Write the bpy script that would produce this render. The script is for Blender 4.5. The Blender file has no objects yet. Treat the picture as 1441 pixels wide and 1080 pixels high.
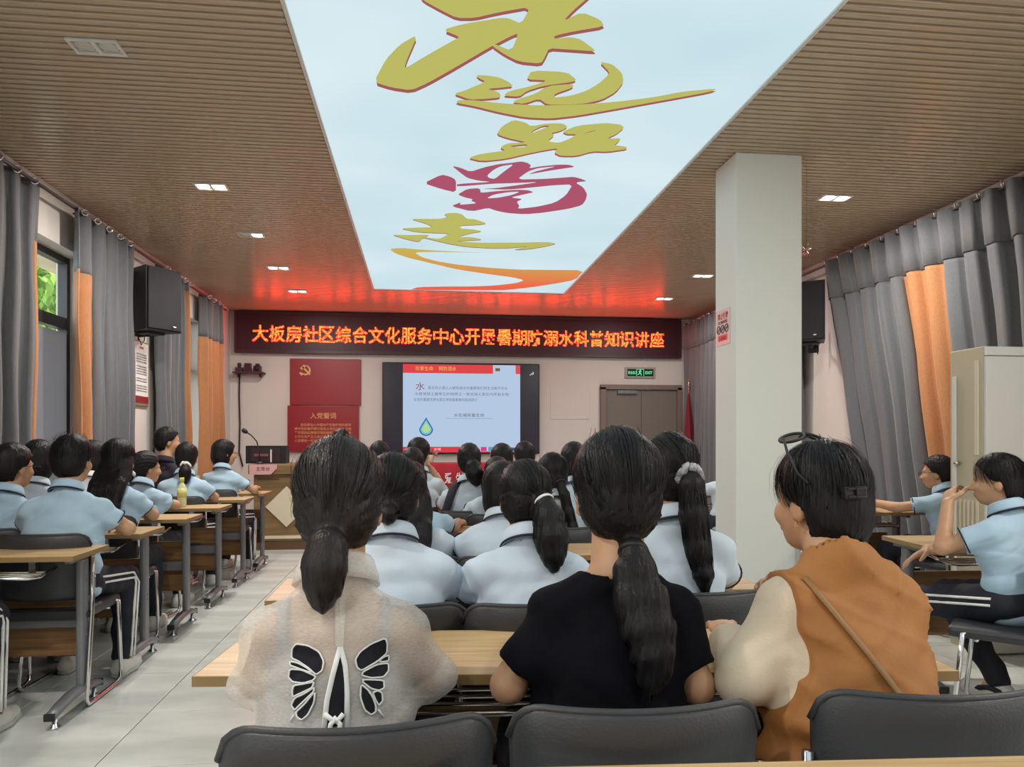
import bpy, bmesh, math, random
import numpy as np
from mathutils import Vector, Matrix, Euler
from mathutils.bvhtree import BVHTree
from mathutils.geometry import delaunay_2d_cdt

S = bpy.context.scene
COL = S.collection
PI = math.pi
rnd = random.Random(7)

# ------------------------------------------------------------------ camera
FPX, YAW, EYE = 1060.0, math.atan(127 / 1060.0), 1.25
cam_d = bpy.data.cameras.new('camera'); cam = bpy.data.objects.new('camera', cam_d); COL.objects.link(cam)
cam.location = (0, 0, EYE); cam.rotation_euler = (PI / 2, 0, -YAW)
cam_d.sensor_width = 36.0; cam_d.lens = 36.0 * FPX / 1441.0; cam_d.shift_y = 82 / 1441.0
cam_d.clip_start = 0.05
S.camera = cam

# ------------------------------------------------------------------ world, exposure
S.view_settings.view_transform = 'Standard'; S.view_settings.look = 'None'
S.view_settings.gamma = 1.0; S.view_settings.use_curve_mapping = False
S.view_settings.exposure = 0.10
W = bpy.data.worlds.new('sky'); S.world = W; W.use_nodes = True
W.node_tree.nodes['Background'].inputs[0].default_value = (0.86, 0.94, 1.0, 1)
W.node_tree.nodes['Background'].inputs[1].default_value = 4.0
S.cycles.max_bounces = 6; S.cycles.diffuse_bounces = 3; S.cycles.glossy_bounces = 3
S.cycles.transparent_max_bounces = 8; S.cycles.caustics_reflective = False; S.cycles.caustics_refractive = False
S.cycles.sample_clamp_indirect = 4.0
DOWNLIGHT_W, LIGHTBOX, LED_E, SCREEN_E = 38.0, 0.92, 20.0, 0.58

# ------------------------------------------------------------------ helpers
RV = Vector((math.cos(YAW), -math.sin(YAW), 0)); FV = Vector((math.sin(YAW), math.cos(YAW), 0)); CV = Vector((0, 0, EYE))
def ray(px, py): return FV + RV * ((px - 720.5) / FPX) + Vector((0, 0, (622 - py) / FPX))
def atz(px, py, z): d = ray(px, py); return CV + d * ((z - EYE) / d.z)
def aty(px, py, y): d = ray(px, py); return CV + d * (y / d.y)
def atx(px, py, x): d = ray(px, py); return CV + d * (x / d.x)

def link(o):
    COL.objects.link(o); return o
def tag(o, label=None, cat=None, group=None, kind=None):
    if label: o['label'] = label
    if cat: o['category'] = cat
    if group: o['group'] = group
    if kind: o['kind'] = kind
    return o
def thing(name, label, cat, loc=(0, 0, 0), rz=0.0, group=None):
    o = link(bpy.data.objects.new(name, None)); o.location = loc; o.rotation_euler = (0, 0, rz); o.empty_display_size = .05
    return tag(o, label, cat, group)
def place(name, me, parent=None, loc=None, rot=None):
    o = link(bpy.data.objects.new(name, me))
    if parent: o.parent = parent
    if loc is not None: o.location = loc
    if rot is not None: o.rotation_euler = rot
    return o
def copy_tree(o, parent=None):
    c = o.copy(); COL.objects.link(c)
    if parent: c.parent = parent
    for ch in list(o.children): copy_tree(ch, c)
    return c

def arr_mesh(name, Vt, Q, mats=(), smooth=True, mi=None):
    me = bpy.data.meshes.new(name); Vt = np.asarray(Vt, np.float32); Q = np.asarray(Q, np.int32); n, k = Q.shape
    me.vertices.add(len(Vt)); me.vertices.foreach_set('co', Vt.ravel())
    me.loops.add(n * k); me.loops.foreach_set('vertex_index', Q.ravel())
    me.polygons.add(n); me.polygons.foreach_set('loop_start', np.arange(0, n * k, k, dtype=np.int32))
    if smooth: me.polygons.foreach_set('use_smooth', np.ones(n, bool))
    for m in mats: me.materials.append(m)
    if mi is not None: me.polygons.foreach_set('material_index', np.asarray(mi, np.int32))
    me.update(calc_edges=True); me.validate()
    return me

class MB:
    """collects simple shapes, then builds one mesh object"""
    def __init__(s): s.v = []; s.f = []; s.m = []; s.sm = []
    def add(s, vs, fs, m=0, smooth=False, M=None):
        b = len(s.v)
        s.v += [tuple(M @ Vector(p)) if M else tuple(p) for p in vs]
        s.f += [tuple(b + i for i in f) for f in fs]; s.m += [m] * len(fs); s.sm += [smooth] * len(fs)
        return s
    def box(s, c, d, m=0, rot=None, bev=0.0):
        M = Matrix.Translation(c)
        if rot is not None: M = M @ Euler(rot).to_matrix().to_4x4()
        if bev > 0:
            bm = bmesh.new(); bmesh.ops.create_cube(bm, size=1.0)
            for v in bm.verts: v.co = Vector((v.co.x * d[0], v.co.y * d[1], v.co.z * d[2]))
            bmesh.ops.bevel(bm, geom=list(bm.edges), offset=bev, segments=2, profile=.5, affect='EDGES')
            bm.verts.index_update()
            s.add([v.co for v in bm.verts], [[v.index for v in f.verts] for f in bm.faces], m, False, M); bm.free(); return s
        x, y, z = d[0] / 2, d[1] / 2, d[2] / 2
        vs = [(-x, -y, -z), (x, -y, -z), (x, y, -z), (-x, y, -z), (-x, -y, z), (x, -y, z), (x, y, z), (-x, y, z)]
        return s.add(vs, [(0, 3, 2, 1), (4, 5, 6, 7), (0, 1, 5, 4), (1, 2, 6, 5), (2, 3, 7, 6), (3, 0, 4, 7)], m, False, M)
    def tube(s, pts, r, n=10, m=0, closed=False, cap=True, flat=None):
        P = [Vector(p) for p in pts]; k = len(P); rr = r if isinstance(r, (list, tuple)) else [r] * k
        T = []
        for i in range(k):
            a = P[(i - 1) % k] if closed or i > 0 else P[i]; b = P[(i + 1) % k] if closed or i < k - 1 else P[i]
            t = (b - a); T.append(t.normalized() if t.length > 1e-9 else Vector((0, 0, 1)))
        up = Vector((0, 0, 1)) if abs(T[0].z) < .9 else Vector((0, 1, 0))
        N = (up - T[0] * up.dot(T[0])).normalized(); vs = []; fs = []
        for i in range(k):
            N = (N - T[i] * N.dot(T[i])); N = N.normalized() if N.length > 1e-6 else T[i].orthogonal().normalized()
            B = T[i].cross(N)
            for j in range(n):
                a = 2 * PI * j / n; q = N * math.cos(a) * (flat or 1.0) + B * math.sin(a)
                vs.append(P[i] + q * rr[i])
        for i in range(k if closed else k - 1):
            for j in range(n):
                a = i * n + j; b = i * n + (j + 1) % n; i2 = (i + 1) % k
                fs.append((a, b, i2 * n + (j + 1) % n, i2 * n + j))
        if cap and not closed: fs += [tuple(range(n))[::-1], tuple((k - 1) * n + j for j in range(n))]
        return s.add(vs, fs, m, True)
    def lathe(s, c, prof, n=20, m=0, axis=None):
        vs = []; fs = []; k = len(prof); M = Matrix.Translation(c)
        if axis is not None: M = M @ Vector((0, 0, 1)).rotation_difference(Vector(axis)).to_matrix().to_4x4()
        for (r, z) in prof:
            for j in range(n): vs.append((r * math.cos(2 * PI * j / n), r * math.sin(2 * PI * j / n), z))
        for i in range(k - 1):
            for j in range(n): fs.append((i * n + j, i * n + (j + 1) % n, (i + 1) * n + (j + 1) % n, (i + 1) * n + j))
        fs += [tuple(range(n))[::-1], tuple((k - 1) * n + j for j in range(n))]
        return s.add(vs, fs, m, True, M)
    def prism(s, poly, z0, z1, m=0, M=None):
        n = len(poly); vs = [(x, y, z0) for x, y in poly] + [(x, y, z1) for x, y in poly]
        fs = [tuple(range(n))[::-1], tuple(range(n, 2 * n))] + [(i, (i + 1) % n, n + (i + 1) % n, n + i) for i in range(n)]
        return s.add(vs, fs, m, False, M)
    def mesh(s, name, mats):
        me = bpy.data.meshes.new(name); me.from_pydata(s.v, [], s.f)
        for m in (mats if isinstance(mats, (list, tuple)) else [mats]): me.materials.append(m)
        me.polygons.foreach_set('material_index', s.m); me.polygons.foreach_set('use_smooth', s.sm); me.update()
        return me
    def build(s, name, mats, parent=None, loc=None, rot=None):
        return place(name, s.mesh(name, mats), parent, loc, rot)

# ------------------------------------------------------------------ materials
def mat(name, col, rough=.5, metal=0.0, spec=.5, emit=None, estr=0.0, bump=0.0, bscale=(1, 1, 1), noise=0.0, nscale=(4, 4, 4),
        col2=None, coord='Object', detail=4.0, ramp=(.35, .65), alpha=None, sheen=0.0):
    m = bpy.data.materials.new(name); m.use_nodes = True; nt = m.node_tree; b = nt.nodes['Principled BSDF']
    b.inputs['Base Color'].default_value = (*col, 1); b.inputs['Roughness'].default_value = rough
    b.inputs['Metallic'].default_value = metal; b.inputs['Specular IOR Level'].default_value = spec
    if sheen: b.inputs['Sheen Weight'].default_value = sheen
    if emit is not None:
        b.inputs['Emission Color'].default_value = (*emit, 1); b.inputs['Emission Strength'].default_value = estr
    def noise_node(sc, det):
        tc = nt.nodes.new('ShaderNodeTexCoord'); mp = nt.nodes.new('ShaderNodeMapping'); mp.inputs['Scale'].default_value = sc
        nz = nt.nodes.new('ShaderNodeTexNoise'); nz.inputs['Scale'].default_value = 1.0; nz.inputs['Detail'].default_value = det
        nt.links.new(tc.outputs[coord], mp.inputs[0]); nt.links.new(mp.outputs[0], nz.inputs['Vector']); return nz
    if col2 is not None:
        nz = noise_node(nscale, detail); rp = nt.nodes.new('ShaderNodeValToRGB')
        rp.color_ramp.elements[0].position = ramp[0]; rp.color_ramp.elements[0].color = (*col, 1)
        rp.color_ramp.elements[1].position = ramp[1]; rp.color_ramp.elements[1].color = (*col2, 1)
        nt.links.new(nz.outputs['Fac'], rp.inputs[0]); nt.links.new(rp.outputs[0], b.inputs['Base Color'])
    if bump:
        nz = noise_node(bscale, 3.0); bp = nt.nodes.new('ShaderNodeBump'); bp.inputs['Strength'].default_value = bump
        bp.inputs['Distance'].default_value = .01
        nt.links.new(nz.outputs['Fac'], bp.inputs['Height']); nt.links.new(bp.outputs[0], b.inputs['Normal'])
    return m
def glow(name, col, st):
    m = bpy.data.materials.new(name); m.use_nodes = True; nt = m.node_tree; nt.nodes.clear()
    e = nt.nodes.new('ShaderNodeEmission'); o = nt.nodes.new('ShaderNodeOutputMaterial')
    e.inputs[0].default_value = (*col, 1); e.inputs[1].default_value = st; nt.links.new(e.outputs[0], o.inputs[0]); return m
def srgb(r, g, b): return tuple(((c / 255 + .055) / 1.055) ** 2.4 if c > 10 else c / 255 / 12.92 for c in (r, g, b))

M = {}
M['wall'] = mat('painted_wall', srgb(222, 215, 210), .75, bump=.05, bscale=(40, 40, 40))
M['column'] = mat('painted_column', srgb(236, 240, 234), .6, bump=.03, bscale=(40, 40, 40))
M['grout'] = mat('tile_grout', srgb(120, 120, 116), .8)
M['tile'] = mat('marble_tile', srgb(236, 238, 233), .2, col2=srgb(204, 208, 203), nscale=(1.3, 3.6, 2), detail=8, ramp=(.36, .66))
M['slat'] = mat('slat_wood', srgb(198, 178, 153), .27, col2=srgb(184, 163, 137), nscale=(2, 60, 60), spec=.7)
M['ceil_back'] = mat('ceiling_void', srgb(58, 42, 28), .8)
M['white_metal'] = mat('white_enamel', srgb(225, 225, 220), .4)
M['desk'] = mat('oak_laminate', srgb(212, 180, 134), .38, col2=srgb(188, 152, 106), nscale=(3, 60, 40), detail=5)
M['desk_edge'] = mat('oak_edge_band', srgb(150, 122, 78), .5)
M['panel_wood'] = mat('oak_panel_dark', srgb(150, 112, 70), .5, col2=srgb(122, 88, 54), nscale=(3, 40, 50), detail=5)
M['podium'] = mat('podium_veneer', srgb(150, 122, 84), .4, col2=srgb(124, 98, 64), nscale=(2, 40, 30), detail=5)
M['podium_dark'] = mat('podium_plinth', srgb(104, 76, 52), .5)
M['cream_panel'] = mat('cream_laminate', srgb(226, 215, 190), .4)
M['grey_metal'] = mat('grey_powder_coat', srgb(128, 130, 134), .42, metal=.35)
M['dark_plastic'] = mat('dark_plastic', srgb(34, 34, 38), .5)
M['chrome'] = mat('chrome', (.75, .75, .76), .14, metal=1.0)
M['leather'] = mat('grey_leatherette', srgb(50, 52, 55), .45, bump=.12, bscale=(180, 180, 180), spec=.5)
M['curtain'] = mat('grey_curtain', srgb(108, 110, 114), .85, col2=srgb(98, 100, 104), nscale=(300, 300, 20), sheen=.2)
M['orange'] = mat('orange_curtain', srgb(186, 128, 84), .85, col2=srgb(172, 114, 70), nscale=(300, 300, 20), sheen=.2)
M['black'] = mat('black_enclosure', srgb(22, 19, 25), .5, bump=.08, bscale=(300, 300, 300))
M['grille'] = mat('speaker_grille', srgb(26, 23, 32), .6, bump=.4, bscale=(420, 420, 420))
M['winframe'] = mat('window_aluminium', srgb(62, 62, 64), .4, metal=.3)
M['led_board'] = mat('led_board', srgb(66, 26, 40), .45)
M['led_frame'] = mat('led_frame', srgb(70, 38, 50), .4)
M['red_panel'] = mat('red_acrylic', srgb(150, 30, 44), .35)
M['gold'] = mat('gold_print', srgb(226, 176, 110), .45)
M['gold_text'] = mat('gold_text', srgb(220, 150, 96), .5)
M['red_cloth'] = mat('red_cloth', srgb(176, 32, 48), .8, bump=.2, bscale=(30, 30, 30))
M['paper'] = mat('paper', srgb(232, 232, 230), .7)
M['ink'] = mat('ink', srgb(60, 50, 54), .7)
M['red_ink'] = mat('red_ink', srgb(200, 40, 50), .7)
M['skin'] = mat('skin', srgb(198, 154, 120), .5, col2=srgb(188, 142, 108), nscale=(14, 14, 14))
M['skin_dark'] = mat('darker_skin', srgb(190, 142, 110), .5, col2=srgb(180, 130, 100), nscale=(14, 14, 14))  # slightly darker skin tone
M['hair'] = mat('black_hair', (.010, .009, .010), .42, bump=.35, bscale=(160, 160, 18), spec=.22)
M['hair_brown'] = mat('dark_brown_hair', (.017, .012, .011), .42, bump=.35, bscale=(160, 160, 18), spec=.3)
M['polo'] = mat('light_blue_polo', srgb(172, 200, 220), .85, bump=.10, bscale=(260, 260, 260), sheen=.15)
M['polo_pale'] = mat('light_blue_polo_lit', srgb(200, 214, 226), .85, bump=.10, bscale=(260, 260, 260), sheen=.15)  # same polo cloth, with the brighter light on it put into the colour
M['navy'] = mat('navy_trim', srgb(24, 26, 40), .8)
M['pants'] = mat('navy_track_pants', srgb(26, 28, 40), .8, bump=.15, bscale=(60, 60, 60))
M['white_cloth'] = mat('white_cloth', srgb(228, 228, 226), .85)
M['shoe'] = mat('white_leather_shoe', srgb(215, 212, 204), .55)
M['sole'] = mat('shoe_sole', srgb(190, 190, 186), .6)
M['eye'] = mat('eye_white', srgb(225, 222, 218), .25)
M['iris'] = mat('dark_iris', srgb(30, 20, 16), .2)
M['lip'] = mat('lip', srgb(176, 104, 92), .5)
M['black_tee'] = mat('black_jersey', srgb(11, 11, 18), .9, spec=.15, bump=.08, bscale=(300, 300, 300))
M['dark_jacket'] = mat('dark_purple_jacket', srgb(32, 28, 44), .8)
M['vest'] = mat('ochre_vest', srgb(170, 112, 56), .7, col2=srgb(156, 100, 48), nscale=(5, 5, 5), bump=.12, bscale=(90, 90, 90))
M['cream'] = mat('cream_shirt', srgb(222, 204, 178), .8, bump=.1, bscale=(160, 160, 160))
M['strap'] = mat('tan_strap', srgb(142, 104, 60), .55)
M['cami'] = mat('grey_camisole', srgb(150, 148, 154), .8)
M['tie'] = mat('black_elastic', srgb(22, 22, 24), .6)
M['scrunchie'] = mat('silver_satin', srgb(190, 188, 190), .4, col2=srgb(120, 120, 124), nscale=(60, 60, 60))
def glass_mat(name, tint, mixf, rough=.02):
    m = bpy.data.materials.new(name); m.use_nodes = True; nt = m.node_tree; nt.nodes.clear()
    t = nt.nodes.new('ShaderNodeBsdfTransparent'); t.inputs[0].default_value = (*tint, 1)
    g = nt.nodes.new('ShaderNodeBsdfGlossy'); g.inputs['Roughness'].default_value = rough
    fr = nt.nodes.new('ShaderNodeMixShader'); fr.inputs[0].default_value = mixf
    o = nt.nodes.new('ShaderNodeOutputMaterial')
    nt.links.new(t.outputs[0], fr.inputs[1]); nt.links.new(g.outputs[0], fr.inputs[2]); nt.links.new(fr.outputs[0], o.inputs[0]); return m
M['glass'] = glass_mat('clear_glass', (.95, .97, .96), .08)
M['frosted'] = mat('milky_glass', srgb(150, 152, 162), .25)
_nt = M['frosted'].node_tree; _b = _nt.nodes['Principled BSDF']; _t = _nt.nodes.new('ShaderNodeBsdfTranslucent'); _t.inputs[0].default_value = (.50, .47, .48, 1); _x = _nt.nodes.new('ShaderNodeMixShader'); _x.inputs[0].default_value = .6
_o = [n for n in _nt.nodes if n.type == 'OUTPUT_MATERIAL'][0]; _nt.links.new(_b.outputs[0], _x.inputs[1]); _nt.links.new(_t.outputs[0], _x.inputs[2]); _nt.links.new(_x.outputs[0], _o.inputs[0])
M['lens'] = glass_mat('dark_lens', (.25, .24, .22), .15)
def sheer_mat():
    m = mat('sheer_blouse', srgb(234, 228, 219), .85, bump=.15, bscale=(120, 120, 400)); nt = m.node_tree; b = nt.nodes['Principled BSDF']
    o = [n for n in nt.nodes if n.type == 'OUTPUT_MATERIAL'][0]
    t = nt.nodes.new('ShaderNodeBsdfTransparent'); x = nt.nodes.new('ShaderNodeMixShader')
    tc = nt.nodes.new('ShaderNodeTexCoord'); mp = nt.nodes.new('ShaderNodeMapping'); mp.inputs['Scale'].default_value = (120, 120, 420)
    nz = nt.nodes.new('ShaderNodeTexNoise'); nz.inputs['Scale'].default_value = 1.0; nz.inputs['Detail'].default_value = 3
    mr = nt.nodes.new('ShaderNodeMapRange'); mr.inputs[1].default_value = .3; mr.inputs[2].default_value = .7; mr.inputs[3].default_value = .42; mr.inputs[4].default_value = .54
    nt.links.new(tc.outputs['Object'], mp.inputs[0]); nt.links.new(mp.outputs[0], nz.inputs['Vector']); nt.links.new(nz.outputs['Fac'], mr.inputs[0])
    nt.links.new(mr.outputs[0], x.inputs[0]); nt.links.new(t.outputs[0], x.inputs[1]); nt.links.new(b.outputs[0], x.inputs[2]); nt.links.new(x.outputs[0], o.inputs[0])
    return m
M['sheer'] = sheer_mat()

def text_mesh(body, size, m, bold=0.0, name='lettering', center=True):
    cu = bpy.data.curves.new('t', 'FONT'); cu.body = body; cu.size = size; cu.offset = bold; cu.resolution_u = 3
    o = link(bpy.data.objects.new('t', cu)); bpy.context.view_layer.update()
    me = bpy.data.meshes.new_from_object(o.evaluated_get(bpy.context.evaluated_depsgraph_get()))
    bpy.data.objects.remove(o); bpy.data.curves.remove(cu)
    n = len(me.vertices); co = np.empty(n * 3, np.float32); me.vertices.foreach_get('co', co); co = co.reshape(-1, 3)
    if center and n:
        c = (co.min(0) + co.max(0)) / 2; co -= c
    me.vertices.foreach_set('co', co.ravel()); me.name = name
    me.materials.clear(); me.materials.append(m); me.update(); return me
def fit_text(me, w, h=None):
    n = len(me.vertices); co = np.empty(n * 3, np.float32); me.vertices.foreach_get('co', co); co = co.reshape(-1, 3)
    d = co.max(0) - co.min(0); s = w / max(d[0], 1e-6); co[:, 0] *= s; co[:, 1] *= (h / max(d[1], 1e-6) if h else s)
    me.vertices.foreach_set('co', co.ravel()); me.update(); return me
FRONT = (PI / 2, 0, 0)        # text that faces -Y
EASTW = (PI / 2, 0, PI / 2)   # text that faces +X
WESTW = (PI / 2, 0, -PI / 2)  # text that faces -X

# ================================================================== THE ROOM
XL, XR, YB, YF, H = -2.68, 4.10, 11.0, -3.0, 3.10
def structure(name, mb, m, parent=None):
    o = mb.build(name, m, parent)
    if parent is None: o['kind'] = 'structure'
    return o
# floor with single tiles
fl = structure('floor', MB().box(((XL + XR) / 2, 4, -.06), (XR - XL + .6, 14.6, .10)), M['grout'])
TP = .61; xs = [XL] + [x for x in (-1.25 + TP * k for k in range(-2, 9)) if XL < x < XR] + [XR]
ys = [y for y in (3.045 + TP * k for k in range(-6, 14)) if y < YB] + [YB]
tile_me = {}
for i in range(len(xs) - 1):
    for j in range(len(ys) - 1):
        w, d = xs[i + 1] - xs[i], ys[j + 1] - ys[j]; key = (round(w, 3), round(d, 3))
        if key not in tile_me: tile_me[key] = MB().box((0, 0, 0), (w - .005, d - .005, .012), bev=.0018).mesh('tile', M['tile'])
        place('tile', tile_me[key], fl, ((xs[i] + xs[i + 1]) / 2, (ys[j] + ys[j + 1]) / 2, -.006))
structure('floor_rear', MB().box(((XL + XR) / 2, (YF + ys[0]) / 2, -.006), (XR - XL, ys[0] - YF - .004, .012)), M['tile'])
# ceiling: dark void board and single slats around the light box
ce = structure('ceiling', MB().box(((XL + XR) / 2, 4, H + .09), (XR - XL + .6, 14.6, .08)), M['ceil_back'])
LX0, LX1, LY1 = -.58, 1.765, 9.27
SP, SWd = .0565, .0355
def slat_me(w): return MB().box((0, 0, 0), (w, SWd, .022), bev=.003).mesh('slat', M['slat'])
sl, sr, sf = slat_me(LX0 - XL - .012), slat_me(XR - LX1 - .012), slat_me(XR - XL)
y = 2.62
rear = MB()
while y < YB - .01:
    if y < LY1 + .03:
        place('slat', sl, ce, ((XL + LX0) / 2 - .006, y, H + .011)); place('slat', sr, ce, ((XR + LX1) / 2 + .006, y, H + .011))
    else: place('slat', sf, ce, ((XL + XR) / 2, y, H + .011))
    y += SP
y = 2.62 - SP
while y > YF:
    rear.box(((XL + LX0) / 2 - .006, y, H + .011), (LX0 - XL - .012, SWd, .022)); rear.box(((XR + LX1) / 2 + .006, y, H + .011), (XR - LX1 - .012, SWd, .022)); y -= SP
o = rear.build('slat_run', M['slat'], ce); o['kind'] = 'stuff'
# walls
def wall_with_holes(name, x0, x1, holes, y0=YF, y1=YB):
    """wall slab between x0..x1 along Y with rectangular window holes (ya, yb, za, zb)"""
    mb = MB(); cur = y0
    for (ya, yb, za, zb) in sorted(holes):
        mb.box(((x0 + x1) / 2, (cur + ya) / 2, 1.6), (abs(x1 - x0), ya - cur, 3.2))
        mb.box(((x0 + x1) / 2, (ya + yb) / 2, za / 2), (abs(x1 - x0), yb - ya, za))
        mb.box(((x0 + x1) / 2, (ya + yb) / 2, (zb + 3.2) / 2), (abs(x1 - x0), yb - ya, 3.2 - zb)); cur = yb
    mb.box(((x0 + x1) / 2, (cur + y1) / 2, 1.6), (abs(x1 - x0), y1 - cur, 3.2))
    return structure(name, mb, M['wall'])
HOLES_L = [(-1.6, .2, .9, 2.72), (4.0, 6.45, .85, 2.72), (8.5, 9.55, .85, 2.70)]
wall_with_holes('wall_left', XL - .24, XL, HOLES_L)
wall_with_holes('wall_right', XR, XR + .24, [(-1.6, .2, .9, 2.72)])
structure('wall_back', MB().box(((XL + XR) / 2, YB + .12, 1.6), (XR - XL + .5, .24, 3.2)), M['wall'])
structure('wall_front', MB().box(((XL + XR) / 2, YF - .12, 1.6), (XR - XL + .5, .24, 3.2)), M['wall'])
for nm, x in (('baseboard_left', XL + .006), ('baseboard_right', XR - .006)):
    structure(nm, MB().box((x, 4, .05), (.012, 14, .10)), M['grey_metal'])
structure('baseboard_back', MB().box(((XL + XR) / 2, YB - .006, .05), (XR - XL - .03, .012, .10)), M['grey_metal'])
structure('trim_1', MB().box((XL + .012, 4, H - .012), (.022, 13.9, .022)), M['white_metal'])
structure('trim_2', MB().box((XR - .012, 4, H - .012), (.022, 13.9, .022)), M['white_metal'])
# windows: aluminium frame, transom, sliding sash, sill
def window(n, x, ya, yb, za, zb, zt, mull, side=1):
    w = link(bpy.data.objects.new('window_%d' % n, None)); w['kind'] = 'structure'; w.location = (x, ya, za)
    L, Hh, t = yb - ya, zb - za, .05
    fr = MB()
    for yy in (t / 2, L - t / 2): fr.box((0, yy, Hh / 2), (.07, t, Hh))
    for zz in (t / 2, Hh - t / 2): fr.box((0, L / 2, zz), (.068, L - 2 * t, t))
    fr.box((0, L / 2, zt - za), (.066, L - 2 * t, .09)); fr.build('window_frame', M['winframe'], w)
    for k, ym in enumerate(mull):
        MB().box((0, ym - ya, Hh / 2), (.05, .05, Hh - 2 * t)).build('mullion', M['winframe'], w)
    MB().box((-.012 * side, L / 2, Hh / 2), (.005, L - 2 * t, Hh - 2 * t)).build('pane', M['glass'], w)
    MB().box((.11 * side, L / 2, -.015), (.26, L + .04, .03)).build('sill', M['white_metal'], w)
    return w
w1 = window(1, XL - .17, 4.0, 6.45, .85, 2.72, 2.19, (4.9, 5.53))
sash = MB().box((0, 0, 0), (.012, .82, 1.22)); sash.build('sliding_sash', M['frosted'], w1, (.03, 1.98, .65))
window(2, XL - .17, 8.5, 9.55, .85, 2.70, 2.1, (9.03,))
window(3, XL - .17, -1.6, .2, .9, 2.72, 2.19, (-.7,))
window(4, XR + .17, -1.6, .2, .9, 2.72, 2.19, (-.7,), -1)
# pillar
PX0, PX1, PY0, PY1 = 1.99, 2.435, 4.60, 4.94
pl = structure('pillar', MB().box(((PX0 + PX1) / 2, (PY0 + PY1) / 2, H / 2), (PX1 - PX0, PY1 - PY0, H - .002), bev=.006), M['column'])
MB().box(((PX0 + PX1) / 2, (PY0 + PY1) / 2, .06), (PX1 - PX0 + .02, PY1 - PY0 + .02, .118)).build('skirting', M['grey_metal'], pl)

# ------------------------------------------------------------------ light box with the slogan
lb = thing('light_box', 'long backlit white ceiling light box with golden brush lettering', 'light box', ((LX0 + LX1) / 2, 3.1, H))
Y0B = -2.4
def lightbox_mat():
    m = glow('lightbox_film', srgb(206, 230, 236), LIGHTBOX); nt = m.node_tree; e = [n for n in nt.nodes if n.type == 'EMISSION'][0]
    tc = nt.nodes.new('ShaderNodeTexCoord'); nz = nt.nodes.new('ShaderNodeTexNoise'); nz.inputs['Scale'].default_value = .55; nz.inputs['Detail'].default_value = 2
    rp = nt.nodes.new('ShaderNodeValToRGB'); rp.color_ramp.elements[0].position = .3; rp.color_ramp.elements[0].color = (*srgb(196, 222, 232), 1)
    rp.color_ramp.elements[1].position = .72; rp.color_ramp.elements[1].color = (*srgb(226, 243, 247), 1)
    nt.links.new(tc.outputs['Object'], nz.inputs['Vector']); nt.links.new(nz.outputs['Fac'], rp.inputs[0]); nt.links.new(rp.outputs[0], e.inputs[0]); return m
ox, oy = (LX0 + LX1) / 2, 3.1
d_ = MB().box((0, (Y0B + LY1) / 2 - oy, .012), (LX1 - LX0 - .02, LY1 - Y0B - .02, .012)).build('diffuser_film', lightbox_mat(), lb)
fr = MB()
for x in (LX0, LX1): fr.box((x - ox, (Y0B + LY1) / 2 - oy, .012), (.018, LY1 - Y0B, .03))
for yy in (Y0B, LY1): fr.box((0, yy - oy, .012), (LX1 - LX0 - .018, .018, .028))
fr.build('frame', M['white_metal'], lb)
M['g_gold'] = glow('backlit_gold', srgb(186, 184, 98), .95); M['g_red'] = glow('backlit_red_edge', srgb(164, 92, 94), .9)
M['g_crim'] = glow('backlit_crimson', srgb(172, 84, 108), .95)
def ribbon_mat():
    m = glow('backlit_ribbon', (1, 1, 1), .95); nt = m.node_tree; e = [n for n in nt.nodes if n.type == 'EMISSION'][0]
    tc = nt.nodes.new('ShaderNodeTexCoord'); sx = nt.nodes.new('ShaderNodeSeparateXYZ'); mr = nt.nodes.new('ShaderNodeMapRange')
    mr.inputs[1].default_value = 7.2 - oy; mr.inputs[2].default_value = 9.0 - oy
    rp = nt.nodes.new('ShaderNodeValToRGB'); rp.color_ramp.elements[0].color = (*srgb(196, 180, 84), 1); rp.color_ramp.elements[1].color = (*srgb(236, 100, 76), 1)
    nt.links.new(tc.outputs['Object'], sx.inputs[0]); nt.links.new(sx.outputs[1], mr.inputs[0]); nt.links.new(mr.outputs[0], rp.inputs[0]); nt.links.new(rp.outputs[0], e.inputs[0]); return m
M['g_ribbon'] = ribbon_mat()
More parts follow.
